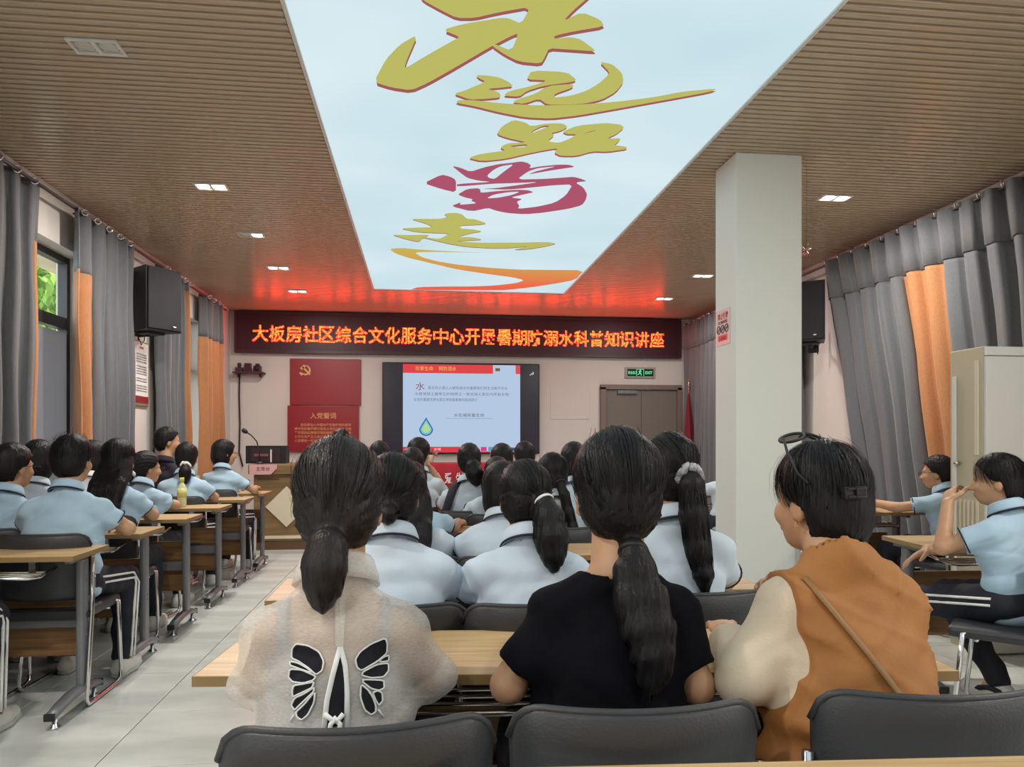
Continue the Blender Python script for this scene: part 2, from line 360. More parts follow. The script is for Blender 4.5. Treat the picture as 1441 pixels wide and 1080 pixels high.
def strokes(name, polys, scale, org, m, zoff, shift=(0, 0), holes=()):
    """flat print: outlines given on the print's own drawing, laid on the film; holes stay open"""
    bm = bmesh.new(); loops = []
    for hole, poly in [(0, p) for p in polys] + [(1, p) for p in holes]:
        P = [Vector(p) for p in poly]; Q = []
        for i in range(len(P)):
            a, b = P[i], P[(i + 1) % len(P)]; Q += [a.lerp(b, .18), a.lerp(b, .82)]
        pts = []
        for q in Q:
            w = atz(org[0] + (q.x + shift[0]) / scale, org[1] + (q.y + shift[1]) / scale, H); pts.append(Vector((w.x - ox, w.y - oy)))
        ar = sum(pts[i].x * pts[(i + 1) % len(pts)].y - pts[(i + 1) % len(pts)].x * pts[i].y for i in range(len(pts)))
        if (ar < 0) != bool(hole): pts.reverse()
        loops.append(pts)
    allp = [p for L in loops for p in L]; eg = []; k = 0
    for L in loops: eg += [(k + i, k + (i + 1) % len(L)) for i in range(len(L))]; k += len(L)
    cv, ce_, cf, _, _, _ = delaunay_2d_cdt(allp, eg, [], 0, 1e-6)
    nv = [bm.verts.new((p.x, p.y, zoff)) for p in cv]
    for f in cf:
        c = sum((Vector(cv[i]) for i in f), Vector((0, 0))) / len(f); wn = 0
        for L in loops:
            for i in range(len(L)):
                a, d = L[i], L[(i + 1) % len(L)]
                if (a.y <= c.y) != (d.y <= c.y) and a.x + (c.y - a.y) / (d.y - a.y) * (d.x - a.x) > c.x: wn += 1 if d.y > a.y else -1
        if wn > 0:
            try: bm.faces.new([nv[i] for i in f])
            except ValueError: pass
    for v in [v for v in bm.verts if not v.link_faces]: bm.verts.remove(v)
    me = bpy.data.meshes.new(name); bm.to_mesh(me); bm.free(); me.materials.append(m)
    return place(name, me, lb)
H1 = [[(895,68),(760,100),(800,108),(850,132)], [(720,248),(815,205),(790,285),(745,260)]]
H3 = [[(345,455),(440,445),(435,458),(390,462)], [(455,392),(560,352),(520,352),(470,375)], [(700,395),(760,385),(800,370),(720,392)]]
H4 = [[(550,160),(600,115),(660,85),(770,68),(690,125),(612,188),(565,180)], [(500,275),(495,300),(640,285),(760,275)], [(545,345),(600,315),(720,295),(820,290),(750,318),(640,340)]]
H5 = [[(300,190),(330,172),(435,168),(400,190),(365,202)]]
G1 = [[(280,-30),(300,5),(400,60),(490,105),(590,105),(720,75),(905,42),(855,138),(780,105),(730,105),(520,140),(412,172),(510,212),(470,232),(340,305),(195,392),(210,340),(272,197),(170,255),(90,340),(25,465),(120,495),(235,512),(330,470),(480,385),(690,262),(800,205),(838,192),(800,290),(700,250),(690,262),(760,310),(840,350),(965,362),(990,320),(1010,275),(1120,282),(1260,292),(1272,288),(1190,225),(1130,212),(1040,222),(1040,205),(1150,180),(1322,152),(1300,115),(1195,72),(1090,122),(1150,60),(1225,-5),(1250,-30)]]
G2 = [[(180,95),(240,98),(300,108),(345,130),(370,152),(300,160),(235,165),(290,180),(305,195),(298,210),(230,216),(150,220),(65,190),(120,175),(230,128),(195,112)],
      [(462,72),(640,80),(690,120),(670,130),(520,150),(440,175),(400,205),(318,200),(345,178),(470,148),(545,122),(435,118)],
      [(545,150),(670,140),(672,158),(580,190),(572,210),(660,200),(740,175),(800,140),(840,105),(858,82),(805,28),(870,40),(920,85),(928,130),(890,180),(820,220),(730,240),(640,246),(540,245),(500,215),(420,242),(362,232),(400,215),(480,190)],
      [(90,222),(160,222),(300,238),(500,250),(700,245),(880,232),(1080,208),(1220,180),(1405,163),(1370,180),(1150,220),(900,265),(700,300),(560,316),(430,310),(300,285),(180,255),(78,236)]]
G3 = [[(370,322),(430,335),(458,355),(540,340),(620,340),(646,358),(610,378),(560,390),(578,402),(540,430),(600,440),(660,415),(690,395),(640,395),(618,382),(690,352),(830,338),(910,345),(932,362),(890,395),(840,418),(915,415),(900,435),(880,450),(940,458),(948,470),(850,484),(770,482),(690,505),(610,505),(578,490),(595,465),(480,485),(330,520),(210,532),(140,515),(200,495),(330,478),(302,462),(340,440),(440,436),(340,415),(285,395),(310,355)]]
G4 = [[(265,82),(330,95),(415,130),(520,95),(640,68),(740,58),(825,45),(880,58),(908,78),(890,102),(985,85),(1120,72),(1215,72),(1265,90),(1180,102),(1050,122),(880,152),(940,128),(1030,105),(1115,85),(960,100),(880,128),(792,192),(1000,188),(1150,178),(1250,170),(1310,185),(1362,206),(1265,216),(1330,255),(1362,310),(1350,360),(1318,402),(1200,432),(1000,462),(860,474),(720,465),(620,445),(560,422),(425,452),(255,408),(340,375),(325,398),(470,385),(420,365),(435,352),(370,338),(310,314),(390,268),(490,262),(500,300),(640,285),(800,275),(880,278),(932,295),(840,315),(740,338),(840,350),(790,372),(812,405),(800,430),(960,412),(1100,380),(1190,320),(1245,232),(1100,238),(880,260),(720,275),(500,268),(620,262),(780,240),(980,212),(760,222),(600,226),(305,250),(305,228),(590,212),(480,202),(390,180),(330,135)],
      [(35,222),(180,152),(250,168),(298,195),(298,298),(180,270)]]
G5 = [[(440,26),(490,25),(530,35),(560,65),(620,68),(700,97),(640,106),(515,110),(520,132),(600,136),(670,150),(590,162),(490,190),(590,188),(675,206),(560,212),(480,218),(680,228),(900,226),(1110,222),(1170,232),(1100,250),(980,270),(870,275),(985,250),(850,262),(730,264),(560,254),(440,234),(340,210),(265,192),(240,222),(150,202),(50,172),(160,175),(310,172),(280,190),(360,200),(460,165),(230,156),(110,130),(210,125),(335,122),(290,98),(180,66),(270,65),(385,66),(432,52),(408,34)]]
GR = [[(38,268),(120,262),(230,272),(360,280),(500,288),(690,294),(500,292),(330,288),(205,292),(260,325),(360,352),(500,375),(700,395),(900,408),(1100,410),(1355,412),(1295,478),(1150,505),(980,530),(812,548),(750,548),(500,548),(175,545),(230,526),(420,522),(600,522),(760,515),(900,498),(950,480),(880,462),(700,438),(500,408),(330,368),(170,330),(80,300)]]
for nm, G, sc, org, sh, hl in (('slogan_character', G1, 4.0, (520, 0), (2, 20), H1), ('slogan_character', G2, 3.6025, (620, 80), (-2, 12), ()),
                           ('slogan_character', G3, 3.6025, (620, 80), (-3, 9), H3), ('slogan_character', G5, 4.803, (540, 295), (-1, 5), H5)):
    a = strokes(nm, G, sc, org, M['g_gold'], .0030, (0, 0), hl)
    b = strokes('drop_edge', G, sc, org, M['g_red'], .0045, sh, hl); b.parent = a
strokes('slogan_character', G4, 5.764, (590, 220), M['g_crim'], .0030, (0, 0), H4)
strokes('ribbon_swoosh', GR, 4.803, (540, 295), M['g_ribbon'], .0030)

# ------------------------------------------------------------------ recessed downlights
M['lamp_on'] = glow('lamp_lens', (1.0, .96, .88), 14.0); M['lamp_off'] = mat('lamp_lens_off', srgb(206, 204, 196), .3)
def downlight(x, y, on, label):
    t = thing('downlight', label, 'ceiling light', (x, y, H), 0, 'twin square downlights')
    fm = MB()
    for (cx, cy, sx, sy) in ((0, -.072, .27, .016), (0, .072, .27, .016), (-.127, 0, .016, .128), (.127, 0, .016, .128), (0, 0, .022, .128)): fm.box((cx, cy, -.004), (sx, sy, .010))
    fm.box((0, 0, .006), (.254, .14, .006)); fm.build('frame', M['white_metal'], t)
    for i, sx in enumerate((-.064, .064)):
        lit = on == 2 or (on == 1 and i == 1)
        MB().lathe((sx, 0, 0), [(.052, .004), (.052, .000), (.046, -.004), (.03, -.006)], 20).build('lamp_lens', M['lamp_on'] if lit else M['lamp_off'], t)
    if on:
        for sx in ((-.064, .064) if on == 2 else (.064,)):
            ld = bpy.data.lights.new('downlight_lamp', 'AREA'); ld.shape = 'DISK'; ld.size = .085; ld.energy = DOWNLIGHT_W / 2 * (.45 if y > 7.5 else 1.0); ld.color = (1, .95, .87)
            lo = link(bpy.data.objects.new('downlight_lamp', ld)); lo.parent = t; lo.location = (sx, 0, -.009)
    t.scale = (.84, .84, 1)
for i, (y, on) in enumerate(((1.7, 2), (3.73, 0), (5.67, 2), (6.95, 1), (8.24, 2), (9.49, 2))):
    downlight(-1.51, y, on, ('twin downlight on the window side behind the camera', 'unlit white twin downlight in the slats above the window-side desks', 'lit twin downlight nearest in front of the unlit one', 'half lit twin downlight, only one lamp glowing', 'lit twin downlight second from the LED sign on the window side', 'lit twin downlight closest to the LED sign on the window side')[i])
for i, (y, on) in enumerate(((1.6, 2), (5.37, 2), (8.07, 2), (9.42, 2))):
    downlight(3.105, y, on, ('twin downlight on the pillar side behind the camera', 'lit twin downlight between the pillar and the long curtain', 'lit twin downlight just beside the pillar shaft, far side', 'lit twin downlight closest to the LED sign on the door side')[i])
for x, nm in ((-1.51, 'twin downlight behind the camera at the window side'), (3.105, 'twin downlight behind the camera at the pillar side')):
    downlight(x, -1.0, 2, nm)

# ------------------------------------------------------------------ LED sign
LXa, LXb, LZ0, LZ1 = -2.60, 3.86, 2.50, 3.085
led = thing('led_sign', 'wide dark LED sign with glowing orange Chinese message above the screen', 'LED sign', ((LXa + LXb) / 2, YB, LZ0))
LC = ((LXa + LXb) / 2); LW = LXb - LXa; LH = LZ1 - LZ0
MB().box((0, -.04, LH / 2), (LW, .08, LH), bev=.004).build('housing', M['led_board'], led)
fm = MB()
for zz in (.02, LH - .02): fm.box((0, -.085, zz), (LW, .02, .04))
for xx in (-LW / 2 + .02, LW / 2 - .02): fm.box((xx, -.085, LH / 2), (.04, .02, LH - .08))
fm.build('bezel', M['led_frame'], led)
M['led_a'] = glow('led_red', (1.0, .006, .004), LED_E); M['led_b'] = glow('led_amber', (1.0, .034, .003), LED_E)
MSG = '大板房社区综合文化服务中心开展暑期防溺水科普知识讲座'
ta, tb = aty(354, 470, YB - .09), aty(935, 470, YB - .09)
cw = (tb.x - ta.x) / len(MSG)
for i, ch in enumerate(MSG):
    me = fit_text(text_mesh(ch, 1, M['ink'], .012), 1.0, 1.0)
    bm = bmesh.new(); bm.from_mesh(me); bv = BVHTree.FromBMesh(bm); bm.free()
    N = 20; q = MB()
    for a in range(N):
        for b in range(N):
            hit = bv.ray_cast(Vector(((a + .5) / N - .5, (b + .5) / N - .5, 1)), Vector((0, 0, -1)))
            if hit[0] is None: continue
            s = cw * .93 / N; cx, cz = (a + .5 - N / 2) * s, (b + .5 - N / 2) * s * 1.08; r = s * .5
            q.add([(cx - r, 0, cz - r), (cx + r, 0, cz - r), (cx + r, 0, cz + r), (cx - r, 0, cz + r)], [(0, 1, 2, 3)], 0 if rnd.random() < .42 else 1)
    q.build('led_character', [M['led_a'], M['led_b']], led, (ta.x + cw * (i + .5) - LC, -.083, .26 + .012))['kind'] = 'stuff'
    bpy.data.meshes.remove(me)

# ------------------------------------------------------------------ wall screen with the slide
Xs0, Xs1, Zs0, Zs1 = -.562, 1.717, 1.07, 2.392
tv = thing('wall_screen', 'large black wall screen showing a pale blue slide about water', 'screen', ((Xs0 + Xs1) / 2, YB, Zs0))
sw, sh = Xs1 - Xs0, Zs1 - Zs0
MB().box((0, -.035, sh / 2), (sw, .07, sh), bev=.006).build('housing', M['black'], tv)
M['scr_black'] = mat('screen_black', srgb(40, 40, 58), .2)
MB().box((0, -.0715, sh / 2), (sw - .03, .004, sh - .03)).build('display', M['scr_black'], tv)
SL0, SL1 = aty(567, 515, YB - .075).x - (Xs0 + Xs1) / 2, aty(732, 515, YB - .075).x - (Xs0 + Xs1) / 2
slw = SL1 - SL0; slh = sh - .05; sc0 = (SL0 + SL1) / 2
sl_o = MB().box((sc0, -.0745, sh / 2), (slw, .002, slh)).build('slide', glow('slide_blue', srgb(186, 206, 232), SCREEN_E * 1.5), tv)
def scr(name, x0, z0, x1, z1, col, e=1.0, k=1):
    # x, z as fractions of the slide
    return MB().box((SL0 + slw * (x0 + x1) / 2, -.0755 - .0012 * k, .025 + slh * (z0 + z1) / 2), (slw * (x1 - x0), .001, slh * (z1 - z0))).build(name, glow(name, srgb(*col), SCREEN_E * 1.45 * e), sl_o)
scr('title_bar', 0, .90, .765, 1.0, (232, 74, 78)); scr('title_tab', .96, .90, 1.0, 1.0, (232, 84, 92)); scr('footer_bar', 0, .01, .50, .065, (226, 66, 76))
scr('footer_line', 0, 0, 1, .012, (214, 70, 90)); scr('footer_block', .66, .015, .71, .062, (222, 70, 130)); scr('footer_block', .725, .015, .775, .062, (90, 170, 190)); scr('footer_block', .8, .015, 1.0, .055, (70, 90, 120))
scr('emblem', .785, .93, .825, .965, (130, 100, 50))
def stext(body, x, z, w, h, col, e=1.0, bold=0.0):
    me = fit_text(text_mesh(body, .2, glow('slide_ink', srgb(*col), SCREEN_E * 1.45 * e), bold), slw * w, slh * h)
    return place('slide_text', me, sl_o, (SL0 + slw * x, -.079, .025 + slh * z), FRONT)
stext('珍爱生命', .18, .953, .15, .05, (238, 200, 96)); stext('预防溺水', .375, .953, .15, .05, (238, 200, 96))
stext('水', .145, .75, .075, .09, (150, 60, 80))
stext('是生命之源人人都知道水的重要我们的生活离不开水', .55, .735, .68, .036, (104, 116, 140)); stext('水是地球上最常见的物质之一是包括人类在内所有生物', .50, .665, .80, .036, (104, 116, 140))
stext('生存的重要资源也是生物体最重要的组成部分', .36, .60, .54, .036, (104, 116, 140)); stext('水在哺育着生命', .56, .425, .26, .042, (96, 100, 116))
scr('underline', .36, .385, .76, .39, (150, 160, 180)); stext('水域', .29, .038, .06, .03, (250, 240, 240))
# water drop emblem of the slide
dp = [(math.sin(a) * .062 * (1 if a < PI else 1), 0) for a in (0,)]
def drop(sc, n=28):
    P = []
    for i in range(n):
        a = 2 * PI * i / n; r = 1.0; x = math.sin(a); z = -math.cos(a)
        if z > 0: x *= (1 - z) ** .75; z = z * 1.75
        P.append((x * sc, z * sc))
    return P
for i, (sc, col, dz) in enumerate(((.098, (34, 90, 170), 0), (.082, (120, 200, 220), 0), (.058, (190, 224, 150), .004))):
    mb = MB(); mb.prism(drop(sc), -.0005, .0005, 0, Matrix.Rotation(PI / 2, 4, 'X'))
    mb.build('drop_picture', glow('drop_%d' % i, srgb(*col), SCREEN_E * 1.45), sl_o, (SL0 + slw * .195, -.078 - .0012 * i, .025 + slh * .265 + dz))
sg = MB()
for i in range(3): sg.box((i * .022, 0, .008 * (i + 1) + i * .004), (.012, .001, .014 + .014 * i))
sg.build('signal_icon', glow('signal_white', (.8, .8, .8), .8), tv, (sw / 2 - .14, -.075, sh - .17))

# ------------------------------------------------------------------ red wall panels
pu = thing('emblem_panel', 'plain dark red wall panel with a gold hammer and sickle emblem', 'wall panel', (-1.362, YB - .001, 1.765))
MB().box((0, -.02, .335), (.985, .04, .66), bev=.005).build('board', M['red_panel'], pu)
em = MB(); R0 = .072
arc = []
for i in range(25):
    a = math.radians(100 - 250 * i / 24); arc.append((R0 * math.cos(a), R0 * math.sin(a)))
inn = []
for i in range(25):
    a = math.radians(100 - 250 * i / 24); t = i / 24; w = .028 * math.sin(PI * min(1, .02 + t * .9)) ** .7
    inn.append(((R0 - w) * math.cos(a), (R0 - w) * math.sin(a)))
for i in range(24):
    em.add([(arc[i][0], 0, arc[i][1]), (arc[i + 1][0], 0, arc[i + 1][1]), (inn[i + 1][0], 0, inn[i + 1][1]), (inn[i][0], 0, inn[i][1])], [(0, 1, 2, 3)])
em.build('sickle', M['gold'], pu, (-.275, -.0425, .50))
MB().box((-.062, 0, -.052), (.05, .004, .026), rot=(0, math.radians(45), 0)).build('sickle_handle', M['gold'], pu, (-.275, -.0425, .50))
hm = MB().box((0.012, 0, -.008), (.022, .004, .15), rot=(0, math.radians(-45), 0)).box((-.036, 0, .040), (.038, .004, .075), rot=(0, math.radians(45), 0))
hm.build('hammer', M['gold'], pu, (-.275, -.0445, .50))
po = thing('oath_panel', 'dark red wall panel with lines of gold Chinese oath text', 'wall panel', (-1.391, YB - .002, 1.105))
MB().box((0, -.031, .33), (.985, .058, .655), bev=.006).build('board', M['red_panel'], po)
place('heading', fit_text(text_mesh('入党誓词', .1, M['gold_text'], .002), .36), po, (0.0, -.063, .515), FRONT)
for i, (ln, w, cx) in enumerate((('我志愿加入中国共产党拥护党的纲领', .70, .04), ('遵守党的章程履行党员义务执行党的决定', .79, 0), ('严守党的纪律保守党的秘密对党忠诚积极', .79, 0), ('工作为共产主义奋斗终身随时准备为党和', .79, 0), ('人民牺牲一切永不叛党', .44, -.175))):
    place('oath_line', fit_text(text_mesh(ln, .05, M['gold_text'], .0008), w, .042), po, (cx, -.063, .385 - .056 * i), FRONT)

# ------------------------------------------------------------------ exit sign, door, access panel
ex = thing('exit_sign', 'small lit green exit sign with a running figure above the door', 'exit sign', (3.25, YB, 2.21))
MB().box((0, -.015, .075), (.47, .03, .16), bev=.004).build('frame', mat('exit_frame', srgb(170, 160, 150), .4), ex)
ef = MB().box((0, -.032, .075), (.40, .004, .105)).build('face', mat('exit_face', srgb(14, 34, 26), .3), ex)
gg = glow('exit_green', srgb(120, 240, 170), 1.0)
place('lettering', fit_text(text_mesh('安全出口', .05, gg, .001), .13, .05), ef, (-.125, -.036, .075), FRONT)
place('lettering', fit_text(text_mesh('EXIT', .05, gg, .001), .11, .045), ef, (.13, -.036, .075), FRONT)
rn = MB()
for (a, b, r) in (((-.005, .03), (-.012, -.002), .008), ((-.012, -.002), (.012, -.018), .006), ((.012, -.018), (.008, -.04), .005), ((-.012, -.002), (-.022, -.022), .006), ((-.022, -.022), (-.042, -.028), .005), ((-.003, .024), (.018, .012), .0045), ((-.005, .026), (-.028, .016), .0045)):
    rn.tube([(a[0], 0, a[1]), (b[0], 0, b[1])], r, 8)
rn.lathe((0.0, 0, .042), [(.0085, -.004), (.0085, .004)], 12, axis=(0, 1, 0))
for (c, d) in (((-.058, 0, 0), (.006, .003, .10)), ((.05, 0, 0), (.006, .003, .10)), ((-.004, 0, .048), (.11, .003, .005))): rn.box(c, d)
rn.build('running_figure', gg, ef, (0, -.037, .075))
dr = link(bpy.data.objects.new('door_1', None)); dr['kind'] = 'structure'; dr.location = (3.26, YB, 0)
M['door'] = mat('grey_door', srgb(120, 112, 106), .5, bump=.03, bscale=(20, 20, 90)); M['door_frame'] = mat('door_frame', srgb(128, 112, 104), .45)
df = MB()
for xx in (-.585, .585): df.box((xx, -.03, 1.03), (.07, .10, 2.06))
df.box((0, -.03, 2.065), (1.24, .10, .07)); df.build('door_frame', M['door_frame'], dr)
for xx in (-.275, .275):
    lf = MB().box((xx, -.02, 1.012), (.545, .04, 2.015), bev=.003).build('door_leaf', M['door'], dr)
    hd = MB().tube([(xx * .12, -.045, 1.0), (xx * .12, -.085, 1.0), (xx * .12 + (.10 if xx > 0 else -.10), -.085, 1.0)], .009, 10); hd.build('door_handle', M['chrome'], lf)
MB().box((-.22, -.06, 1.99), (.30, .05, .05)).build('door_closer', M['grey_metal'], dr)
ap = thing('access_panel', 'faint square wall access panel painted like the wall beside the screen', 'wall panel', (2.18, YB, 1.585))
MB().box((0, -.004, .245), (.585, .008, .49), bev=.002).build('panel', M['wall'], ap); MB().box((.27, -.012, .03), (.035, .012, .05)).build('latch', M['wall'], ap)

# ------------------------------------------------------------------ small shelf with boxes and its cable
shf = thing('wall_shelf', 'small dark wall shelf in the corner beneath the LED sign', 'shelf', (-2.40, YB, 2.215))
MB().box((0, -.09, 0), (.42, .18, .02), bev=.003).build('board', mat('shelf_dark', srgb(84, 50, 48), .5), shf)
for xx in (-.15, .15): MB().box((xx, -.06, -.035), (.015, .11, .05)).build('bracket', M['dark_plastic'], shf)
M['gadget'] = mat('gadget_plastic', srgb(70, 44, 48), .4)
rt = thing('router', 'small dark receiver box with a round top, window end of the corner shelf', 'router', (-2.53, YB - .10, 2.225))
MB().box((0, 0, .03), (.09, .09, .06), bev=.006).build('body', M['gadget'], rt); MB().lathe((0, 0, .06), [(.02, 0), (.022, .02), (.03, .04), (.028, .06), (.012, .07)], 14).build('dome', M['gadget'], rt)
rt = thing('receiver', 'upright square receiver in the middle of the corner shelf', 'receiver', (-2.415, YB - .09, 2.225))
MB().box((0, 0, .062), (.09, .07, .124), bev=.006).build('body', M['gadget'], rt); MB().box((0, -.037, .07), (.06, .004, .07)).build('front_plate', M['led_frame'], rt)
rt = thing('camera_box', 'stubby dark camera box at the screen end of the corner shelf', 'camera', (-2.285, YB - .09, 2.225))
MB().box((0, 0, .045), (.10, .10, .09), bev=.01).build('body', M['gadget'], rt); MB().lathe((0, -.05, .05), [(.03, 0), (.03, .02), (.02, .025)], 16, axis=(0, -1, 0)).build('camera_lens', M['black'], rt); MB().box((0, 0, .105), (.06, .05, .03), bev=.008).build('cap', M['gadget'], rt)
tag(MB().tube([(-2.545, YB - .025, 2.20), (-2.55, YB - .022, 1.9), (-2.54, YB - .022, 1.5), (-2.55, YB - .022, 1.1), (-2.50, YB - .03, .9)], .012, 8).build('wall_cable', mat('cable_brown', srgb(70, 34, 34), .6)), 'dark cable running down the wall from the corner shelf', 'cable')

# ------------------------------------------------------------------ framed notice and wall speakers
pf = thing('framed_notice', 'tall framed notice with lines of text under the window-side speaker', 'notice', (XL, 7.545, 1.60))
MB().box((.012, 0, .30), (.024, .42, .62), bev=.003).build('frame', mat('notice_frame', srgb(140, 122, 92), .45), pf)
sh_ = MB().box((.026, 0, .31), (.004, .355, .57)).build('sheet', M['paper'], pf)
MB().box((.0285, 0, .055), (.002, .355, .06)).build('red_foot', M['red_panel'], sh_)
place('notice_text', fit_text(text_mesh('管理制度', .04, M['red_ink'], .0006), .11), sh_, (.030, 0, .545), EASTW)
k = 0
for blk, nl in ((.48, 4), (.365, 4), (.25, 2), (.18, 3)):
    for i in range(nl):
        place('notice_line', fit_text(text_mesh('文明健康遵守秩序爱护公共设施保持清洁', .02, M['ink'], .0003), .27, .014), sh_, (.030, 0, blk - .0235 * i), EASTW)
def speaker(p, rz, wall_x, label):
    t = thing('wall_speaker', label, 'speaker', p, rz)
    poly = [(-.19, 0), (.19, 0), (.12, .32), (-.12, .32)]
    MB().prism(poly, 0, .58).build('cabinet', M['black'], t)
    MB().box((0, -.008, .29), (.355, .016, .555), bev=.006).build('grille', M['grille'], t)
    MB().box((.10, -.018, .05), (.03, .004, .014)).build('badge', M['chrome'], t)
    s = 1 if wall_x > p[0] else -1
    br = MB().tube([(0, .2, -.02), (0, .34, -.02), (0, .40, .0)], .018, 10).box((0, .18, -.012), (.18, .16, .018)).box((0, .41, .05), (.10, .02, .26)); br.build('bracket', M['dark_plastic'], t)
    MB().tube([(0.03, .30, .02), (.05, .33, -.06), (.05, .37, -.10), (.03, .39, -.02), (.03, .40, .1)], .005, 6).build('speaker_cable', M['dark_plastic'], t)
    return t
speaker((-2.36, 7.28, 2.27), math.radians(57), XL, 'black wall speaker above the framed notice, by the windows')
speaker((3.72, 6.98, 2.24), math.radians(-40), XR, 'black wall speaker half hidden behind the white pillar')

# ------------------------------------------------------------------ curtains, rods
def curtain(label, x, ya, yb, name='curtain', orange=(), folds=9, sgn=1, bot=(0, 0), z0=.06, z1=3.0, amp=.05, seam=2.62, band=True):
    """pleated curtain hanging along a side wall; orange: list of (ya, yb) intervals"""
    t = thing(name, label, 'curtain', (x, (ya + yb) / 2, 0), 0, 'grey and orange curtains')
    cy = (ya + yb) / 2; nu = folds * 12; nv = 14
    zs = sorted(set([z0 + (z1 - z0) * i / nv for i in range(nv + 1)] + [seam])); ph = rnd.random() * 6
    def P(u, z):
        f = (z1 - z) / (z1 - z0); a = ya + bot[0] * f; b = yb + bot[1] * f; yy = a + (b - a) * u
        w = math.sin(u * folds * 2 * PI + ph) + .35 * math.sin(u * folds * 4.3 * PI + ph * 2) + .2 * math.sin(u * 7 + z * 1.4)
        return (amp * w * (.75 + .35 * f) + .008 * math.sin(z * 5 + u * 30), yy - cy + .012 * math.sin(u * folds * 4 * PI + ph), z)
    groups = {}
    for i in range(nu):
        u0, u1 = i / nu, (i + 1) / nu; ym = ya + (yb - ya) * (u0 + u1) / 2
        isor = any(a <= ym <= b for a, b in orange)
        for j in range(len(zs) - 1):
            key = ('top_band' if band else 'grey_panel') if zs[j] >= seam - 1e-4 else ('orange_panel' if isor else 'grey_panel')
            dx = .012 * sgn if key == 'top_band' else 0
            vs = [P(u0, zs[j]), P(u1, zs[j]), P(u1, zs[j + 1]), P(u0, zs[j + 1])]
            groups.setdefault(key, MB()).add([(v[0] + dx, v[1], v[2]) for v in vs], [(0, 1, 2, 3)], 0, True)
    for key, mb in groups.items():
        o = mb.build(key, M['orange'] if key == 'orange_panel' else M['curtain'], t)
        bm = bmesh.new(); bm.from_mesh(o.data); bmesh.ops.remove_doubles(bm, verts=bm.verts, dist=1e-5); bm.to_mesh(o.data); bm.free()
        md = o.modifiers.new('thick', 'SOLIDIFY'); md.thickness = .006; md.offset = 0
    for k in range(folds):
        yy = (ya + (yb - ya) * (k + .5) / folds) - cy
        ring = MB().tube([(.022 * math.cos(2 * PI * i / 16) + .0, 0, .022 * math.sin(2 * PI * i / 16)) for i in range(16)], .006, 8, closed=True)
        ring.build('eyelet_ring', M['chrome'], t, (amp * 1.0 * sgn, yy, z1 - .015), (0, 0, .5))
    return t
curtain('grey curtain nearest the camera on the window side, thin orange hem', -2.585, 2.2, 5.45, orange=((5.40, 5.6),), folds=15, bot=(0, -.10), amp=.032, band=False, seam=2.6)
curtain('window-side curtain with an orange strip then grey pleats, before the framed notice', -2.57, 5.93, 7.05, orange=((5.9, 6.33),), folds=5, amp=.042, band=False, seam=2.54)
curtain('grey curtain with a brown edge beyond the framed notice', -2.57, 7.80, 8.72, orange=((8.55, 8.8),), folds=5, seam=2.9, band=False)
curtain('mostly orange curtain in the corner beside the LED sign', -2.57, 9.28, 10.12, orange=((9.2, 10.2),), folds=4, seam=2.5, band=False)
curtain('long grey curtain by the pillar with an orange middle strip', 3.93, 2.3, 6.98, orange=((5.33, 5.86),), folds=21, sgn=-1, bot=(0, -.75))
curtain('grey curtain behind the speaker by the pillar', 3.96, 7.55, 8.9, folds=6, sgn=-1)
curtain('dim grey curtain between the door and the pillar', 3.92, 9.3, 10.85, folds=8, sgn=-1)
for x, nm, y0, y1 in ((-2.56, 'brown curtain rod along the window wall', 2.0, 10.3), (3.94, 'curtain rod along the wall behind the pillar', 2.0, 10.9)):
    t = thing('curtain_rod', nm, 'curtain rod', (x, (y0 + y1) / 2, 2.985))
    L = y1 - y0
    MB().tube([(0, -L / 2, 0), (0, L / 2, 0)], .012, 10).build('rod', M['winframe'], t)
    for k in range(5):
        s = -1 if x < 0 else 1
        MB().tube([(0, -L / 2 + L * (k + .1) / 4.2, 0), (s * .10, -L / 2 + L * (k + .1) / 4.2, .02)], .008, 8).build('bracket', M['winframe'], t)

# ------------------------------------------------------------------ no-smoking sign, hanging ornament, flag, tall cabinet
ns = thing('no_smoking_sign', 'white no smoking notice with red print stuck on the pillar', 'sign', (PX0, 4.80, 1.90))
MB().box((-.003, 0, .11), (.005, .225, .235)).build('plate', mat('sign_plate', srgb(226, 216, 214), .3), ns)
place('lettering', fit_text(text_mesh('禁止吸烟', .05, M['red_ink'], .001), .165, .044), ns, (-.0062, 0, .185), WESTW)
place('lettering', fit_text(text_mesh('NO SMOKING', .03, M['ink'], .0008), .15, .022), ns, (-.0062, 0, .145), WESTW)
for i in range(3):
    rg = MB().tube([(0, .026 * math.cos(a), .026 * math.sin(a)) for a in [2 * PI * j / 20 for j in range(20)]], .0032, 6, closed=True)
    rg.tube([(0, -.018, .018), (0, .018, -.018)], .003, 6).box((0, 0, 0), (.002, .022, .006)); rg.build('ban_symbol', M['ink'], ns, (-.006, (1 - i) * .065, .098))
MB().box((-.0058, 0, .04), (.001, .15, .04)).build('red_band', mat('sign_red', srgb(232, 110, 110), .4), ns)
place('lettering', fit_text(text_mesh('违者罚款', .03, M['red_ink'], .001), .13, .024), ns, (-.0066, 0, .036), WESTW)
orn = thing('hanging_ornament', 'small red and silver tinsel star hanging by the pillar edge', 'ornament', (2.53, 4.72, 2.51))
mb = MB()
for k in range(26):
    a = rnd.random() * 2 * PI; e = rnd.uniform(-1, 1); L = rnd.uniform(.03, .055)
    mb.tube([(0, 0, 0), (L * math.cos(a) * .8, L * math.sin(a) * .5, L * e)], [.004, .0015], 5, k % 2)
mb.build('tinsel', [mat('tinsel_red', srgb(190, 40, 56), .3, metal=.3), mat('tinsel_silver', srgb(190, 180, 184), .3, metal=.6)], orn)
MB().tube([(0, 0, 0), (0, 0, .585)], .0012, 5).build('thread', M['winframe'], orn)
